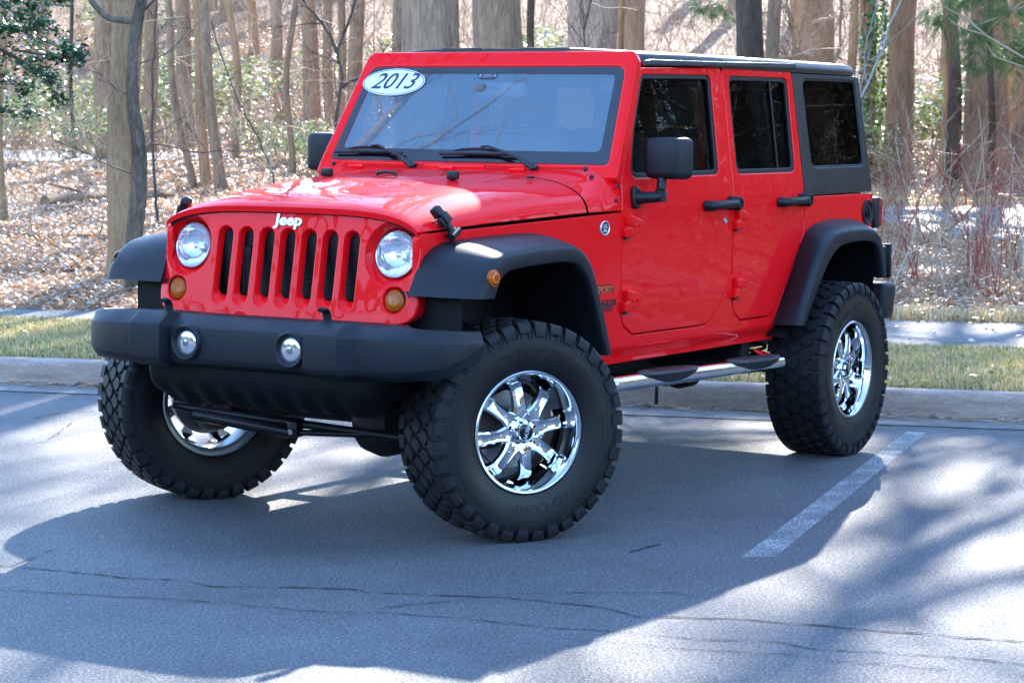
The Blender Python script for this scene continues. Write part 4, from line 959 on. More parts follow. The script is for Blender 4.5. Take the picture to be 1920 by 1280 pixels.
def twigs_mesh(rg,h,lean,n,L=.8,r=.006,lo=.5,updir=.3,sub=3,bendx=None):
    A=Acc()
    for k in range(n):
        z=lo+(h-lo)*rg.random(); az=rg.uniform(0,2*PI); c=np.array([RV.x*lean*z,RV.y*lean*z,z])
        Q=limb(rg,c,(math.cos(az),math.sin(az),updir+rg.normal(0,.25)),L*rg.uniform(.5,1.4),6,.16,.03); A.add(*tube_np(Q,np.linspace(r,r*.35,7),3))
        for s in range(sub):
            j=rg.integers(1,6); Q2=limb(rg,Q[j],Q[j]-Q[j-1]+rg.normal(0,.07,3),L*rg.uniform(.2,.6),4,.2,.02); A.add(*tube_np(Q2,np.linspace(r*.55,r*.25,5),3))
    return A.mesh('crown')
def tree(x,y,r,lean,m,label,seed,h=4.6,sides=14,rough=.06,flare=.35,group=None,tw=0,crown=True,bend=0,cat='tree',name='bare_tree',twL=.9,twm=None,top=.78,sway=.02):
    rg=np.random.default_rng(seed); z=Hxy(x,y)-.02; root=empty(name,(x,y,z),label,cat,group)
    me,c=trunk_mesh(rg,r,h,lean,sides,flare,rough,bend,top,sway); me.materials.append(m); t=bpy.data.objects.new('trunk',me); C.objects.link(t); t.parent=root
    if crown:
        k=max(.30,min(1.5,r*top/.15)); cr_=bpy.data.objects.new('crown',CROWNS[seed%5]); C.objects.link(cr_); place(cr_,root,tuple(c),(k,k,max(.7,min(1.9,k*1.35))),rg.uniform(0,6))
    if tw:
        mt=twigs_mesh(rg,h*.95,lean,tw,twL,max(.004,r*.09),.5); mt.materials.append(twm or TWIG); b=bpy.data.objects.new('branches',mt); C.objects.link(b); b.parent=root
    return root
G='bare trees in the wood behind the lot'
T=[(-7.83,-7.92,.136,.012,BK_TAN,'straight tan trunk with a round knot, just behind the curving mottled tree',1,dict(sides=32,rough=.05,tw=3,top=.9)),
(-22.57,-20.89,.187,-.023,BK_RED,'reddish trunk seen directly behind the tan knotted trunk at left',3,dict(sides=24)),
(-24.22,-21.40,.139,.025,BK_GREY,'grey trunk just right of the curving mottled tree, further back',4,dict(tw=6)),
(-29.85,-29.31,.213,.074,BK_GREY,'leaning pale trunk behind the holly branches at far left',5,{}),
(-11.30,-12.58,.046,-.038,BK_TAN,'short leaning trunk cut by the left edge of the photo',6,dict(tw=3)),
(-17.60,-15.12,.052,-.129,BK_GREY,'slender grey trunk leaning left, before the wide pale trunk',7,dict(tw=8,sway=.05)),
(-25.76,-21.77,.153,-.043,BK_RED,'wide pale reddish trunk with a flared foot behind the slender leaning one',8,dict(flare=.8)),
(-17.72,-14.93,.073,-.057,BK_TAN,'left trunk of the pair of close brown trunks',9,dict(tw=4)),
(-17.54,-14.55,.079,-.096,BK_GREY,'right, more leaning trunk of the pair of close trunks',10,dict(tw=6)),
(-22.44,-18.04,.068,-.053,BK_TAN,'thin brown trunk standing alone right of the close pair',11,dict(tw=8,sway=.05)),
(-31.46,-23.97,.131,-.050,BK_GREY,'pale trunk far back with a dark foot, left of the forked thin tree',12,{}),
(-20.25,-15.43,.050,.024,BK_GREY,'thin pale tree that forks above head height, left of the red brown clump',13,dict(tw=12,sway=.06)),
(-29.72,-21.85,.176,-.057,BK_RED,'left red brown trunk of the clump behind the right mirror',14,{}),
(-29.17,-21.10,.102,-.022,BK_RED,'right red brown trunk of the clump behind the right mirror',15,dict(tw=6)),
(-27.06,-19.33,.076,0,BK_GREY,'thin grey trunk between the red brown clump and the windshield corner',16,dict(tw=8)),
(-26.03,-18.32,.139,.013,BK_GREY,'grey trunk with twin tops touching the roof front corner',17,dict(tw=6)),
(-22.27,-14.80,.098,-.021,BK_GREY,'thin grey trunk leaning on the left side of the widest trunk',18,{}),
(-12.85,-8.0,.328,-.035,BK_GREY,'very wide grey trunk above the left half of the windshield',19,dict(sides=56,rough=.10)),
(-14.9,-8.49,.300,-.012,BK_RED,'wide brown trunk between the two wide grey ones above the roof',20,dict(sides=52,rough=.10)),
(-26.66,-15.11,.075,-.012,BK_DK,'thin dark trunk in the gap right of the wide brown trunk',21,dict(tw=6)),
(-26.91,-14.10,.473,-.006,BK_WHITE,'wide trunk with split whitish bark above the driver side of the roof',22,dict(sides=56,rough=.12)),
(-35.94,-18.17,.255,-.017,BK_RED,'blurred reddish trunk right of the whitish split trunk',23,{}),
(-19.07,-7.40,.187,-.009,BK_DK,'dark brown trunk above the front door roof edge',24,dict(sides=24,tw=6)),
(-19.68,-7.37,.100,-.006,BK_GREY,'smooth grey trunk touching the dark brown one above the doors',25,{}),
(-38.03,-15.01,.367,-.013,BK_RED,'broad pale reddish trunk above the rear door',26,dict(sides=30)),
(-34.53,-12.89,.100,.055,BK_TAN,'thin tan trunk leaning right above the quarter window',27,dict(tw=5)),
(-35.08,-12.57,.175,-.030,BK_RED,'ivy covered trunk behind the rear corner of the roof',28,{}),
(-35.83,-12.31,.291,.018,BK_RED,'straight brown trunk just clear of the rear roof corner',29,dict(sides=30)),
(-35.18,-10.85,.152,-.043,BK_DK,'dark leaning trunk under the pine boughs at right',30,dict(tw=4)),
(-36.21,-10.60,.411,-.015,BK_RED,'wide shaggy barked trunk near the right edge',31,dict(sides=44,rough=.14,flare=.7)),
(-37.25,-10.16,.469,-.015,BK_WHITE,'wide stringy barked trunk cut by the right edge',32,dict(sides=44,rough=.14,flare=.7)),
(-35.0,-10.05,.07,-.037,BK_DK,'narrow dark trunk in front of the two wide shaggy trunks',33,dict(tw=4)),
(-22.35,-21.45,.036,-.010,BK_DK,'very thin dark stem between holly and the big left trunks',34,dict(tw=8,crown=False,h=5)),
]
for x,y,r,l,m_,lab,sd,k in T: tree(x,y,r,l,m_,lab,sd,group=G,**k)
# the post-like stub by the far path
tree(-33.52,-10.46,.044,0,BK_TAN,'slim tan snapped stem standing by the far path',35,h=2.8,crown=False,group=G)
# curving mottled tree in front, with its elbowed limb
x,y=-7.05,-7.16; z0=Hxy(x,y)-.05; root=empty('bare_tree',(x,y,z0),'curving mottled grey tree with an elbowed limb, nearest on the left','tree',G)
def wp(l,h): return (RV.x*l,RV.y*l,h)
ppx=20/4492.   # metres per photo pixel at this tree
KN=[(0,0,.080),(.018,.51,.071),(.031,.65,.070),(.053,.87,.069),(.055,1.09,.067),(.045,1.31,.062),(.009,1.54,.055),(0,1.69,.052),(0,1.89,.048),(.009,2.05,.046),(.045,2.25,.050),(.076,2.43,.046),(.12,2.8,.042),(.2,3.4,.040),(.30,4.4,.036)]
A=Acc(); P=np.array(catm([wp(a,b) for a,b,_ in KN],5)); rr=np.interp(np.linspace(0,len(KN)-1,len(P)),range(len(KN)),[k[2] for k in KN]); V,F=tube_np(P,rr,14); V+=rng.normal(0,.0022,V.shape); A.add(V,F)
P=np.array(catm([wp(a,b) for a,b in ((.035,2.22),(-.02,2.245),(-.12,2.25),(-.20,2.27),(-.28,2.34),(-.36,2.46),(-.44,2.75),(-.48,3.2))],5)); A.add(*tube_np(P,np.interp(np.linspace(0,1,len(P)),[0,.3,1],[.036,.028,.020]),10))
rg=np.random.default_rng(3)
me=A.mesh('trunk',True); me.materials.append(BK_MOT); t_=bpy.data.objects.new('trunk',me); C.objects.link(t_); t_.parent=root
A=Acc()
for (a,b),d,L,r in (((.07,2.30),(1,.1,.35),.8,.012),((.05,1.6),(-1,.2,.5),.5,.007),((.02,1.0),(-1,0,.25),.7,.007),((.14,1.25),(1,.2,.3),.8,.007),((.06,1.9),(1,0,.5),.6,.006),((.10,.8),(1,.3,.2),.5,.005)):
    D=np.array([RV.x*d[0],RV.y*d[0],0])+np.array([0,0,d[2]]); Q=limb(rg,wp(a,b),D,L,7,.16,.02); A.add(*tube_np(Q,np.linspace(r,r*.3,8),4))
    for s in range(5):
        j=rg.integers(2,8); Q2=limb(rg,Q[j],Q[j]-Q[j-1]+rg.normal(0,.08,3),L*.4,4,.2,.02); A.add(*tube_np(Q2,np.linspace(r*.5,r*.2,5),3))
me=A.mesh('branches'); me.materials.append(TWIGD); b=bpy.data.objects.new('branches',me); C.objects.link(b); b.parent=root
cr_=bpy.data.objects.new('crown',CROWNS[2]); C.objects.link(cr_); place(cr_,root,wp(.30,4.35),(.30,.30,.5))
# dark forked sapling beside the windshield and others with fine black branches
def sapling(x,y,label,seed,knots,r,m_,nb=10,L=.8,group='saplings'):
    z=Hxy(x,y)-.03; root=empty('sapling',(x,y,z),label,'sapling',group); rg=np.random.default_rng(seed); A=Acc(); B=Acc()
    for kn in knots:
        P=np.array(catm([wp(a,b) for a,b in kn],5)); rr=np.linspace(r,r*.45,len(P)); P[1:-1]+=rg.normal(0,.008,(len(P)-2,3)); A.add(*tube_np(P,rr,8))
        for k in range(nb):
            j=rg.integers(len(P)//4,len(P)-1); D=P[j]-P[j-1]; D=D/np.linalg.norm(D)+rg.normal(0,.7,3); Q=limb(rg,P[j],D,L*rg.uniform(.4,1.3),6,.16,.03); B.add(*tube_np(Q,np.linspace(r*.32,r*.12,7),3))
            for s in range(3):
                j2=rg.integers(1,6); Q2=limb(rg,Q[j2],Q[j2]-Q[j2-1]+rg.normal(0,.07,3),L*.4,4,.2,.02); B.add(*tube_np(Q2,np.linspace(r*.18,r*.08,5),3))
    for a,nm in ((A,'stem'),(B,'branches')):
        me=a.mesh(nm,True); me.materials.append(m_); o=bpy.data.objects.new(nm,me); C.objects.link(o); o.parent=root
    return root
sapling(-21.12,-15.24,'black forked sapling rising left of the windshield',41,[[(0,0),(.05,.9),(.12,1.5),(.05,1.85),(.18,2.2),(.38,2.9),(.45,3.8)],[(.05,1.85),(-.12,2.2),(-.45,2.6),(-.8,2.9)],[(.1,1.35),(.4,1.5),(.8,1.75)]],.030,TWIGD,14,.9)
sapling(-16.0,-12.4,'thin black stem arching up behind the right mirror',42,[[(0,0),(-.12,.5),(-.35,1.0),(-.6,1.5),(-.85,2.3)]],.016,TWIGD,10,.7)
sapling(-11.94,-10.96,'black whip-thin sapling right of the mottled tree',43,[[(0,0),(-.05,.7),(-.06,1.4),(-.02,2.2),(.05,3.2)]],.018,TWIGD,14,.7)
sapling(-20.3,-18.9,'knobbly twiggy sapling before the holly at far left',44,[[(0,0),(.1,.8),(.05,1.7),(.1,2.8)]],.014,TWIG,14,.8)
sapling(-13.8,-10.9,'pale twiggy sapling above the hood latch on the left',45,[[(0,0),(.03,.7),(.0,1.5),(.1,2.5)]],.010,TWIG,14,.7)
sapling(-13.1,-3.9,'pale grey sapling leaning right behind the tail light',46,[[(0,0),(.12,.6),(.30,1.2),(.62,2.0),(.95,2.9)]],.020,mat('smooth_grey_bark',(.30,.28,.26),.6),18,.8)
sapling(-14.6,-3.6,'brown arching stem crossing the wide trunks at right',47,[[(0,0),(.15,.5),(.35,1.1),(.5,1.9),(.45,2.6),(.3,3.1)]],.010,CANE,8,.7)
sapling(-16.5,-2.6,'bare twiggy sapling among the brambles near the right edge',48,[[(0,0),(-.05,.8),(.1,1.6),(.0,2.4)]],.014,TWIG,18,.9)
sapling(-24,-12.5,'tangled bare sapling seen over the roof centre',49,[[(0,0),(.1,1.5),(-.1,2.6),(.2,3.6)]],.022,TWIGD,22,1.3)
sapling(-27,-11.2,'twisted pale sapling seen over the rear door roof',50,[[(0,0),(.1,1.5),(.4,2.6),(.2,3.6)]],.028,TWIG,24,1.3)
sapling(-25,-9.3,'crooked brown sapling rising behind the quarter window',51,[[(0,0),(-.1,1.0),(.15,1.9),(.45,2.5),(.4,3.6)],[(.15,1.9),(-.2,2.4),(-.35,3.2)]],.035,BK_TAN,20,1.2)
# trees far back
lab='bare grey trunk far back in the bright wood'
camp=np.array([8.07,5.70]); fw=np.array([-.854,-.520]); rt=np.array([-.520,.854])
k=0
while k<46:
    d=rng.uniform(50,120); th=math.tan(rng.uniform(-.235,.235)); p=camp+fw*d+rt*d*th; s_,u_=su(*p)
    if s_<30: continue
    tree(p[0],p[1],rng.uniform(.08,.30),rng.normal(0,.04),[BK_GREY,BK_RED,BK_TAN][k%3],lab,200+k,h=6.5,sides=8,group='far trees on the rising slope',crown=(k%4==0)); k+=1
k=0
while k<44:
    d=rng.uniform(24,62); th=rng.uniform(.26,1.5)*(1 if k%2 else -1); p=camp+fw*d*math.cos(th)+rt*d*math.sin(th); s_,u_=su(*p)
    if s_<7 or (th<0 and d<44): continue
    tree(p[0],p[1],rng.uniform(.12,.42),rng.normal(0,.03),[BK_GREY,BK_RED,BK_TAN][k%3],'bare tree standing outside the picture, mirrored in the hood',400+k,h=5,sides=8,group='trees beside the picture'); k+=1
for i,(px,D,r) in enumerate(((2080,25,.22),(2210,31,.3),(2120,37,.34),(2380,26,.25),(2300,40,.4),(2560,31,.3),(2700,24,.22),(2060,44,.35))):
    a=(px-960)/4492.; q=camp+fw*D+rt*D*a; tree(q[0],q[1],r,rng.normal(0,.03),[BK_GREY,BK_RED][i%2],'bare tree just outside the picture, shading the lot',500+i,h=5.2,sides=10,group='trees beside the picture',tw=4,twL=1.5)
# trees outside the photo that the paint and glass mirror
for i,(x,y,r) in enumerate(((-15,23,.2),(-14,16,.3),(-20,18,.25),(-12,22,.25),(-26,14,.3),(-19,11,.16),(-30,20,.3),(-24,25,.3),(8,-12,.22),(-16,26,.3))):
    tree(x,y,r,rng.normal(0,.03),[BK_DK,BK_RED][i%2],'bare tree beside the lot, mirrored in the glass and paint',300+i,h=5,sides=10,group='trees beside the lot',tw=6,twm=TWIGD,twL=1.6)
# ---------------- leaves
def m_leafcol(name,rough=.45,transl=.35,spec=.5):
    m=mat(name,(.2,.1,.05),rough,0,spec); t=NT(m); c=t.attr(); t.l(c,t.b.inputs['Base Color']); tl=t.n('ShaderNodeBsdfTranslucent'); t.l(c,tl.inputs[0]); mx=t.n('ShaderNodeMixShader'); mx.inputs[0].default_value=transl
    out=m.node_tree.nodes['Material Output']; t.l(t.b.outputs[0],mx.inputs[1]); t.l(tl.outputs[0],mx.inputs[2]); t.l(mx.outputs[0],out.inputs[0]); return m
LEAF=m_leafcol('dry_leaf',.36,.38,.55); GRN=m_leafcol('glossy_green_leaf',.24,.30,.7); NEED=m_leafcol('pine_needle',.45,.3); GRASS=m_leafcol('grass_blade',.5,.35)
def leaf_quads(P,size,rg,tilt=.45,asp=.6,pal=None,fold=.25,nrm=None):
    n=len(P); a=rg.uniform(0,2*PI,n); tx=rg.normal(0,tilt,n); ty=rg.normal(0,tilt,n)
    N=np.stack([tx,ty,np.ones(n)],1); 
    if nrm is not None: N=nrm+np.stack([tx,ty,rg.normal(0,tilt,n)],1)
    N/=np.linalg.norm(N,axis=1,keepdims=True)
    X=np.stack([np.cos(a),np.sin(a),0*a],1); X-=N*(X*N).sum(1,keepdims=True); X/=np.linalg.norm(X,axis=1,keepdims=True)+1e-9; Y=np.cross(N,X)
    s=size*rg.uniform(.65,1.25,n)[:,None]; f=(fold*rg.uniform(-.5,1.5,n))[:,None]
    V=np.stack([P-X*s*.5,P-Y*s*.5*asp+N*s*f*.4+X*s*.05,P+X*s*.5+N*s*f*.3,P+Y*s*.5*asp+N*s*f*.5],1).reshape(-1,3)
    F=np.arange(n*4).reshape(n,4); C_=None
    if pal is not None:
        c=np.asarray(pal)[rg.integers(0,len(pal),n)]*rg.uniform(.7,1.3,n)[:,None]; C_=np.repeat(c,4,0)
    return V,F,C_
BR=[(.36,.22,.13),(.50,.35,.23),(.60,.45,.31),(.70,.56,.42),(.28,.14,.07),(.56,.34,.19),(.76,.60,.44),(.50,.30,.16),(.62,.25,.08),(.48,.28,.15)]
def fan(n,d0,d1,a=.30,pw=1.):
    d=d0*(d1/d0)**rng.random(n) if pw==1 else d0+(d1-d0)*rng.random(n)
    th=np.tan(rng.uniform(-a,a,n)); p=camp+fw*d[:,None]+rt*(d*th)[:,None]; return p,d
p,d=fan(250000,16.5,64); p2_,d2_=fan(90000,16.5,50,.62); p=np.concatenate([p,p2_]); d=np.concatenate([d,d2_]); s_,u_=su(p[:,0],p[:,1]); e=pedge(u_)
farp=(u_>2.2)&(s_>17.0)&(s_<26.5)&(rng.random(len(s_))<.93); gr=(s_>23)&(s_<25.0)&(u_<-6.4)&(rng.random(len(s_))<.8)
ok=(s_>e+rng.normal(.10,.10,len(s_)))&~farp&~gr
p=p[ok]; d=d[ok]; s_=s_[ok]; u_=u_[ok]
P=np.concatenate([p,(hts(s_,u_)+rng.uniform(.0,.05,len(s_)))[:,None]],1)
V,F,Cc=leaf_quads(P,.052*np.clip(d/26,1,1.9)[:,None],rng,.42,.62,BR)
o=link('leaf_litter',fast_mesh('leaf_litter',V,F,Cc),LEAF,None,(0,0,0),'layer of brown fallen leaves covering the wood floor','leaves',None,'stuff')
# loose leaves on path, verge, along the gutter
n=1500; s_=np.concatenate([rng.uniform(.2,5,400),-np.abs(rng.normal(0,.035,820))-.008,rng.normal(3.0,.12,140)+1.4*(rng.random(140)<.7)*rng.random(140),rng.normal(.3,.1,140)]); u_=rng.uniform(-2.5,9,len(s_)); g_=s_<0; u_[g_]=u_[g_]+.35*np.sin(u_[g_]*4.3)
x,y=xy(s_,u_); z=np.where(s_<0,.012,.165); V,F,Cc=leaf_quads(np.stack([x,y,z],1),.055,rng,.35,.6,BR)
link('stray_leaves',fast_mesh('stray_leaves',V,F,Cc),LEAF,None,(0,0,0),'scattered dry leaves on the grass, path and gutter','leaves',None,'stuff')
A=Acc()
for k in range(300):
    u0=rng.uniform(-3,9); s0=-rng.uniform(.01,.16) if k<230 else rng.uniform(3.6,5.5); x,y=xy(s0,u0); a=math.atan2(UY,UX)+rng.normal(0,.35); L=rng.uniform(.05,.32)
    Q=limb(rng,(x,y,.012 if s0<0 else .17),(math.cos(a),math.sin(a),0),L,4,.12,.0); Q[:,2]=np.clip(Q[:,2],.008 if s0<0 else .16,.05 if s0<0 else .22); A.add(*tube_np(Q,np.linspace(.0035,.0015,5),3))
me=A.mesh('twig_debris'); link('twig_debris',me,TWIG,None,(0,0,0),'small broken twigs lying along the foot of the kerb','twigs',None,'stuff')
# grass verge
def blades(n,s0,s1,u0,u1,h,pal,seed,lean=.5):
    rg=np.random.default_rng(seed); s=rg.uniform(s0,s1,n); u=rg.uniform(u0,u1,n); x,y=xy(s,u); a=rg.uniform(0,2*PI,n); l=rg.normal(0,lean,n); hh=h*rg.uniform(.4,1.3,n); w=.0045
    z=np.where(s<2.9,.146,hts(s,u)); ca,sa=np.cos(a),np.sin(a)
    B=np.stack([x,y,z],1); S=np.stack([-sa,ca,0*a],1)*w; M_=B+np.stack([ca*l*hh*.45,sa*l*hh*.45,hh*.6],1); T_=B+np.stack([ca*l*hh*1.3,sa*l*hh*1.3,hh*.95],1)
    V=np.stack([B-S,B+S,M_+S*.7,M_-S*.7,T_],1).reshape(-1,3); i=np.arange(n)*5
    F=np.concatenate([np.stack([i,i+1,i+2,i+3],1)]); 
    F2=np.stack([i+3,i+2,i+4,i+4],1)
    patch=np.array([noise.noise(Vector((a_*.9,b_*.9,3.3))) for a_,b_ in zip(s[::10],u[::10])]).repeat(10)[:n] if n>=10 else np.zeros(n)
    idx=np.clip((rg.random(n)*.75+patch*.9+.15)*len(pal),0,len(pal)-1).astype(int); c=np.asarray(pal)[idx]*rg.uniform(.75,1.25,n)[:,None]
    return V,F,np.repeat(c,5,0),F2
GP=[(.68,.51,.31),(.62,.47,.26),(.56,.43,.20),(.50,.41,.16),(.38,.34,.11),(.20,.24,.06)]
V,F,Cc,F2=blades(120000,.18,2.86,-3.2,9.5,.036,GP,5)
F2t=F2[:,:3]; me=fast_mesh('grass',V,np.concatenate([F[:,[0,1,2]],F[:,[0,2,3]],F2t]),Cc); link('grass',me,GRASS,None,(0,0,0),'short patchy winter grass between kerb and path','grass',None,'stuff')
V,F,Cc,F2=blades(16000,26.5,29,2.5,12,.10,GP,6); V2,Fb,C2,F22=blades(9000,5.0,5.6,-1,9,.10,GP[:4],8)
me=fast_mesh('grass',np.concatenate([V,V2]),np.concatenate([F[:,[0,1,2]],F[:,[0,2,3]],F2[:,:3],Fb[:,[0,1,2]]+len(V),Fb[:,[0,2,3]]+len(V),F22[:,:3]+len(V)]),np.concatenate([Cc,C2])); link('grass',me,GRASS,None,(0,0,0),'tufts of longer grass along the path edges','grass',None,'stuff')
# underbrush: fine bare stems that nobody could count
A=Acc(); pal=[(.46,.33,.21),(.33,.22,.14),(.60,.46,.33),(.20,.14,.10),(.42,.21,.12)]
p,d=fan(6500,19,80,.28,0)
for k in range(len(p)):
    s1,u1=su(*p[k])
    if s1<5.6 or (u1>2 and 16<s1<27.5): continue
    if d[k]<34 and u1<4.2 and rng.random()<.8: continue
    z=float(hts(s1,u1)); L=rng.uniform(.4,2.4)*(1 if d[k]>30 else .55); Q=limb(rng,(p[k][0],p[k][1],z),(rng.normal(0,.5),rng.normal(0,.5),1),L,5,.2,-.04)
    c=np.array(pal[rng.integers(0,5)]); r=rng.uniform(.003,.007)*(1+max(0,d[k]-30)/40); A.add(*tube_np(Q,np.linspace(r,r*.4,6),3),c)
    for s in range(3):
        j=rng.integers(1,6); Q2=limb(rng,Q[j],Q[j]-Q[j-1]+rng.normal(0,.12,3),L*.45,3,.25,0); A.add(*tube_np(Q2,np.linspace(r*.6,r*.3,4),3),c)
link('underbrush',A.mesh('underbrush'),m_leafcol('brush_stem',.6,0),None,(0,0,0),'haze of fine bare stems and twigs through the wood','underbrush',None,'stuff')
# brambles with red canes on the right
spots=[(-11.4,-1.9),(-11.2,-1.3),(-11.6,-.9),(-12.4,-1.7),(-12.2,-1.1),(-13.2,-2.2),(-13.0,-1.4),(-14.0,-1.6),(-14.4,-2.3),(-12.8,-2.7),(-11.9,-2.6),(-13.7,-.9),(-12.0,-2.1),(-12.9,-2.1),(-11.5,-1.6),(-13.4,-1.9),(-12.3,-2.4),(-14.3,-1.2)]
for i,(x,y) in enumerate(spots):
    rg=np.random.default_rng(70+i); A=Acc()
    for k in range(rg.integers(3,6)):
        az=rg.uniform(0,2*PI); L=rg.uniform(.7,1.7); Q=limb(rg,(rg.normal(0,.06),rg.normal(0,.06),0),(math.cos(az)*.25,math.sin(az)*.25,1),L,10,.07,-.05); A.add(*tube_np(Q,np.linspace(.0068,.0028,11),4))
        for s in range(5):
            j=rg.integers(3,10); Q2=limb(rg,Q[j],Q[j]-Q[j-1]+rg.normal(0,.12,3),L*.3,4,.15,-.02); A.add(*tube_np(Q2,np.linspace(.003,.0014,5),3))
    me=A.mesh('bramble'); o=link('bramble',me,CANE if i%3 else TWIG,None,(x,y,Hxy(x,y)-.01),'arching '+('red' if i%3 else 'pale brown')+' bramble canes beyond the rear bumper','bramble','brambles beyond the rear bumper')
# evergreen shrubs
def shrub_mesh(seed,n=1500,pal=((.16,.22,.06),(.26,.32,.11),(.38,.42,.18),(.10,.15,.05),(.50,.50,.26)),size=.085):
    rg=np.random.default_rng(seed); nb=16; c=rg.normal(0,.36,(nb,3))*[1,1,.55]+[0,0,.75]; c[:,2]=np.clip(c[:,2],.2,2); r=rg.uniform(.22,.45,nb); k=rg.integers(0,nb,n); d=rg.normal(0,1,(n,3)); d/=np.linalg.norm(d,axis=1,keepdims=True)
    P=c[k]+d*(r[k]*rg.uniform(.55,1.0,n)**.5)[:,None]; P[:,2]=np.maximum(P[:,2],.03); V,F,Cc=leaf_quads(P,size,rg,.6,.45,pal,.1,d*.5+[0,0,.5]); return fast_mesh('foliage',V,F,Cc)
SH=[shrub_mesh(900+i) for i in range(3)]
for me in SH: me.materials.append(GRN)
def pos(px,D):   # point on the ground D metres out, px photo columns from the left
    a=(px-960)/4492.; q=camp+fw*D+rt*D*a; return float(q[0]),float(q[1])
SHL=[(340,50,3.0,'bright green shrub patch behind the slender leaning trunk'),(410,47,2.6,'bright green shrub behind the close pair of trunks'),(300,46,2.6,'green shrub just right of the mottled tree'),(130,44,2.2,'yellow green shrub below the holly branches'),(180,38,1.6,'low pale green shrub left of the tan knotted trunk'),
 (590,36,1.4,'low bright shrub beyond the right mirror'),(500,38,1.3,'small green shrub above the hood on the left'),(700,52,2.6,'green shrub behind the windshield corner'),(1020,55,3,'light green shrub glimpsed between the wide trunks over the roof'),(1240,52,2.6,'green shrub seen over the front door roof'),(1640,50,2.6,'green shrub left of the straight brown trunk at right'),(1730,48,3.2,'bright glossy shrub between the brown trunks at right'),(1600,46,2,'green shrub at the rear roof corner'),(30,42,1.8,'small green shrub at the far left edge'),(230,60,3.2,'pale shrub far behind the reddish left trunk')]
for i,(px,D,sc,lab) in enumerate(SHL):
    x,y=pos(px,D); o=bpy.data.objects.new('evergreen_shrub',SH[i%3]); C.objects.link(o); o.location=(x,y,Hxy(x,y)-.05); o.scale=(sc*.62,sc*.62,sc*.48); o.rotation_euler.z=i*1.3
    o['label']=lab; o['category']='shrub'; o['group']='evergreen shrubs in the wood'
# ivy on the trunk at the rear roof corner
def clump(P0,n,r,size,pal,seed,m_,name,label,cat,stretch=(1,1,1),group=None,origin=None):
    rg=np.random.default_rng(seed); d=rg.normal(0,1,(n,3)); d/=np.linalg.norm(d,axis=1,keepdims=True); P=d*(r*rg.uniform(.8,1.15,n))[:,None]*np.array(stretch); V,F,Cc=leaf_quads(P,size,rg,.5,.8,pal,.1,d)
    return link(name,fast_mesh(name,V,F,Cc),m_,None,P0,label,cat,group)
x,y=-35.0,-12.5; clump((x,y,Hxy(x,y)+2.4),1500,.26,.10,[(.08,.16,.03),(.16,.25,.06),(.05,.1,.02)],5,GRN,'ivy','glossy ivy climbing the trunk behind the rear roof corner','ivy',(1,1,8))
# holly reaching in from the left
root=empty('holly_tree',(-6.0,-8.7,Hxy(-6.0,-8.7)),'holly tree with dark glossy leaves reaching in at the top left','tree')
rg=np.random.default_rng(12); me,c=trunk_mesh(rg,.09,4.2,0,10); me.materials.append(BK_GREY); t_=bpy.data.objects.new('trunk',me); C.objects.link(t_); t_.parent=root
rx,ry=RV.x,RV.y; base=np.array([-6.0,-8.7,Hxy(-6.0,-8.7)])
def scr(px,py,D):
    a=(px-960)/4492.; q=camp+fw*D+rt*D*a; z=1.622+(234-py+.0118*(px-960))/4492.*D; return np.array([q[0],q[1],z])-base
A=Acc(); L=Acc()
BRN=[((-180,-60),(-60,20),(60,70),(150,110)),((-180,-20),(-60,60),(40,120),(95,155)),((-180,40),(-80,110),(0,140),(60,175)),((-180,80),(-90,150),(-20,200),(55,210)),((-180,-150),(-60,-60),(40,-10),(125,10)),((-150,-120),(-60,-30),(30,30),(100,60)),((-180,120),(-110,180),(-60,230),(-20,260)),((-170,-200),(-60,-150),(40,-100),(110,-60)),((-60,60),(30,110),(90,150),(105,195)),((-120,0),(-30,40),(30,60),(80,50)),((-100,-60),(-20,-20),(30,0),(60,25)),((20,95),(80,105),(120,112),(152,103))]
HP=[(.02,.085,.045),(.03,.12,.05),(.05,.16,.06),(.02,.06,.035)]
for i,kn in enumerate(BRN):
    D0=19.5+rg.uniform(-.5,.5); P=np.array(catm([scr(a,b,D0+.1*j) for j,(a,b) in enumerate(kn)],6)); A.add(*tube_np(P,np.linspace(.011,.003,len(P)),4))
    for j in range(7,len(P),1):
        for q in range(3):
            dv=rg.normal(0,1,3)*[1,1,.5]; dv/=np.linalg.norm(dv); S_=limb(rg,P[j],dv,rg.uniform(.06,.17),3,.15,0); A.add(*tube_np(S_,[.002]*4,3))
            n=rg.integers(7,12); PP=S_[rg.integers(1,4,n)]+rg.normal(0,.022,(n,3)); V,F,Cc=leaf_quads(PP,.055,rg,.55,.55,HP,.25); L.add(V,F,Cc)
for a,nm,m_ in ((A,'branches',BK_DK),(L,'foliage',GRN)):
    me=a.mesh(nm); me.materials.append(m_); o=bpy.data.objects.new(nm,me); C.objects.link(o); o.parent=root
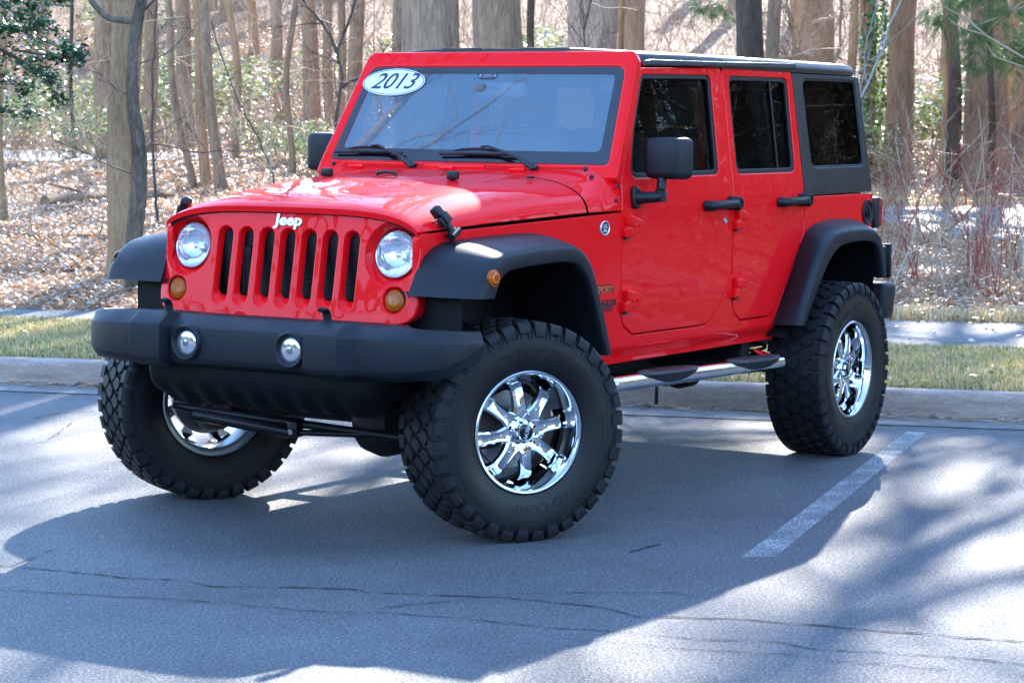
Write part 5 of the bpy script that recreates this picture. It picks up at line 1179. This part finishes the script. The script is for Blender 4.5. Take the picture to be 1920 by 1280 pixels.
# pine boughs at the upper right
bx,by=pos(2060,30); base=np.array([bx,by,Hxy(bx,by)]); root=empty('pine_tree',tuple(base),'green pine whose drooping needle boughs hang in at the top right','tree')
me,c=trunk_mesh(rg,.16,6,0,12); me.materials.append(BK_RED); t_=bpy.data.objects.new('trunk',me); C.objects.link(t_); t_.parent=root
A=Acc(); L=Acc()
for i,kn in enumerate([((2060,-60),(1960,-10),(1870,30),(1790,60)),((2060,-100),(1930,-50),(1830,-20),(1740,10)),((2060,10),(1980,60),(1920,80),(1880,110)),((1900,10),(1850,50),(1820,90),(1810,130)),((2060,-20),(1950,40),(1880,100),(1840,120)),((1830,-20),(1790,10),(1760,30),(1750,60)),((2060,-160),(1940,-120),(1860,-90),(1760,-60)),((1990,30),(1930,70),(1895,105),(1905,130)),((1400,-120),(1370,-60),(1340,0),(1310,30))]):
    P=np.array(catm([scr(a,b,30+i*.25) for a,b in kn],6)); A.add(*tube_np(P,np.linspace(.02,.005,len(P)),4))
    for j in range(3,len(P),2):
        for q in range(4):
            dv=rg.normal(0,1,3)*[1,1,.5]; S_=limb(rg,P[j],dv,rg.uniform(.15,.4),3,.15,-.05); A.add(*tube_np(S_,[.004,.003,.003,.002],3))
            n=70; p0=S_[rg.integers(1,4,n)]+rg.normal(0,.015,(n,3)); dd=rg.normal(0,.5,(n,3))+(S_[-1]-S_[0])/np.linalg.norm(S_[-1]-S_[0])*.7+[0,0,-.7]; dd/=np.linalg.norm(dd,axis=1,keepdims=True)
            l=rg.uniform(.09,.17,n)[:,None]; sd=np.cross(dd,rg.normal(0,1,(n,3))); sd/=np.linalg.norm(sd,axis=1,keepdims=True); w=.0022
            V=np.stack([p0-sd*w,p0+sd*w,p0+dd*l+sd*w*.4,p0+dd*l-sd*w*.4],1).reshape(-1,3); F=np.arange(n*4).reshape(n,4); c=np.array([(.05,.13,.03),(.10,.20,.05),(.16,.24,.07)])[rg.integers(0,3,n)]; L.add(V,F,np.repeat(c,4,0))
for a,nm,m_ in ((A,'branches',TWIG),(L,'foliage',NEED)):
    me=a.mesh(nm); me.materials.append(m_); o=bpy.data.objects.new(nm,me); C.objects.link(o); o.parent=root
# fallen wood
def log(p0,p1,r,m_,label,seed,n=10,cat='log',name='fallen_log',br=0):
    rg=np.random.default_rng(seed); a=np.array([*p0,Hxy(*p0)+r*.7]); b=np.array([*p1,Hxy(*p1)+r*.7]); P=a+(b-a)*np.linspace(0,1,9)[:,None]; P[1:-1]+=rg.normal(0,r*.35,(7,3))
    for q in P: q[2]=max(q[2],Hxy(q[0],q[1])+r*.5)
    A=Acc(); V,F=tube_np(P,r*np.linspace(1,.72,9)*rg.uniform(.9,1.1,9),n); A.add(V,F)
    for e,idx in ((P[0],range(n)),(P[-1],range(len(V)-n,len(V)))): 
        A.V.append(e[None]); ci=A.n; A.n+=1; il=list(idx); A.F.append(np.array([[il[k],il[(k+1)%n],ci,ci] for k in range(n)]))
    for k in range(br):
        j=rg.integers(1,8); Q=limb(rg,P[j],(rg.normal(),rg.normal(),.7),rg.uniform(.3,.9),5,.15,.02); A.add(*tube_np(Q,np.linspace(r*.3,r*.08,6),4))
    F_=np.concatenate(A.F); me=bpy.data.meshes.new(name); Vv=np.concatenate(A.V); me.from_pydata(Vv.tolist(),[],[tuple(dict.fromkeys(f)) for f in F_.tolist()]); me.polygons.foreach_set('use_smooth',[True]*len(me.polygons))
    return link(name,me,m_,None,(0,0,0),label,cat,'fallen wood')
log((-13.5,-14.0),(-16.2,-14.3),.085,BK_RED,'thick fallen log with a pale broken end, left of the tan trunk',1,br=2)
log((-12.9,-13.6),(-13.7,-13.6),.035,BK_WHITE,'short pale branch lying at the end of the left log',2,8)
log((-9.1,-11.2),(-11.4,-9.4),.03,BK_RED,'long thin fallen pole left of the black fender',3,6,br=3)
log((-7.5,-9.2),(-9.6,-6.5),.03,BK_GREY,'thin fallen pole low on the bank behind the bumper end',4,6,br=3)
log((-20.6,-6.2),(-18.6,-4.4),.10,BK_TAN,'rotten log with a splintered end beyond the rear bumper',5,br=3)
log((-16.2,-4.5),(-14.9,-2.4),.035,BK_WHITE,'pale bent branch lying before the rotten log',6,7,br=3)
log((-22.5,-16.8),(-20.8,-14.6),.05,BK_RED,'red brown fallen branch above the hood at left',7,7,br=2)
# wood on the far side of the lot (only mirrored in the doors' glass)
A=Acc(); L=Acc(); rg=np.random.default_rng(31)
for k in range(150):
    u_=rg.uniform(13,48); s_=rg.uniform(7,34); x,y=xy(s_,u_); z=float(hts(s_,u_)); r=rg.uniform(.015,.2); Q=limb(rg,(x,y,z-.1),(rg.normal(0,.05),rg.normal(0,.05),1),9,8,.03,.02); A.add(*tube_np(Q,np.linspace(r,r*.6,9),6),np.array([.22,.17,.12])*rg.uniform(.5,2.2))
    for b in range(16):
        j=rg.integers(1,8); Q2=limb(rg,Q[j],(rg.normal(),rg.normal(),.4),rg.uniform(1,3),6,.18,.02); A.add(*tube_np(Q2,np.linspace(r*.25,.004,7),3),np.array([.50,.42,.32])*rg.uniform(.3,1.8))
    if k%3!=2:
        n=2600; d=rg.normal(0,1,(n,3)); d/=np.linalg.norm(d,axis=1,keepdims=True); c=np.array([x,y,z+rg.uniform(.6,4.5)]); P=c+d*[2.,2.,1.8]*rg.uniform(.3,1,n)[:,None]**.4; V,F,Cc=leaf_quads(P,.17,rg,.8,.13,[(.03,.05,.015),(.055,.08,.02),(.03,.03,.012),(.08,.09,.03),(.07,.05,.03)],.1); A.add(V,F,Cc)
for k in range(230):     # unseen tree line, added to darken the open horizon in reflections
    az=rg.uniform(R(-62),R(100)); d=rg.uniform(34,62); x,y=d*math.cos(az),d*math.sin(az); n=260; q=rg.normal(0,1,(n,3)); q/=np.linalg.norm(q,axis=1,keepdims=True)
    P=np.array([x,y,rg.uniform(.5,5.5)])+q*[2.8,2.8,3.2]*rg.uniform(.3,1,n)[:,None]**.4; P[:,2]=np.abs(P[:,2]); V,F,Cc=leaf_quads(P,.75,rg,.6,.6,[(.05,.055,.025),(.10,.08,.05),(.04,.05,.02),(.13,.10,.07)],.1); A.add(V,F,Cc)
    Q=limb(rg,(x,y,0),(rg.normal(0,.05),rg.normal(0,.05),1),13,6,.04,.02); A.add(*tube_np(Q,np.linspace(.25,.08,7),5),np.array([.13,.10,.08]))
link('far_wood',A.mesh('far_wood'),m_leafcol('far_wood_mix',.6,.1),None,(0,0,0),'wood beside the lot that shows only in reflections','wood',None,'stuff')
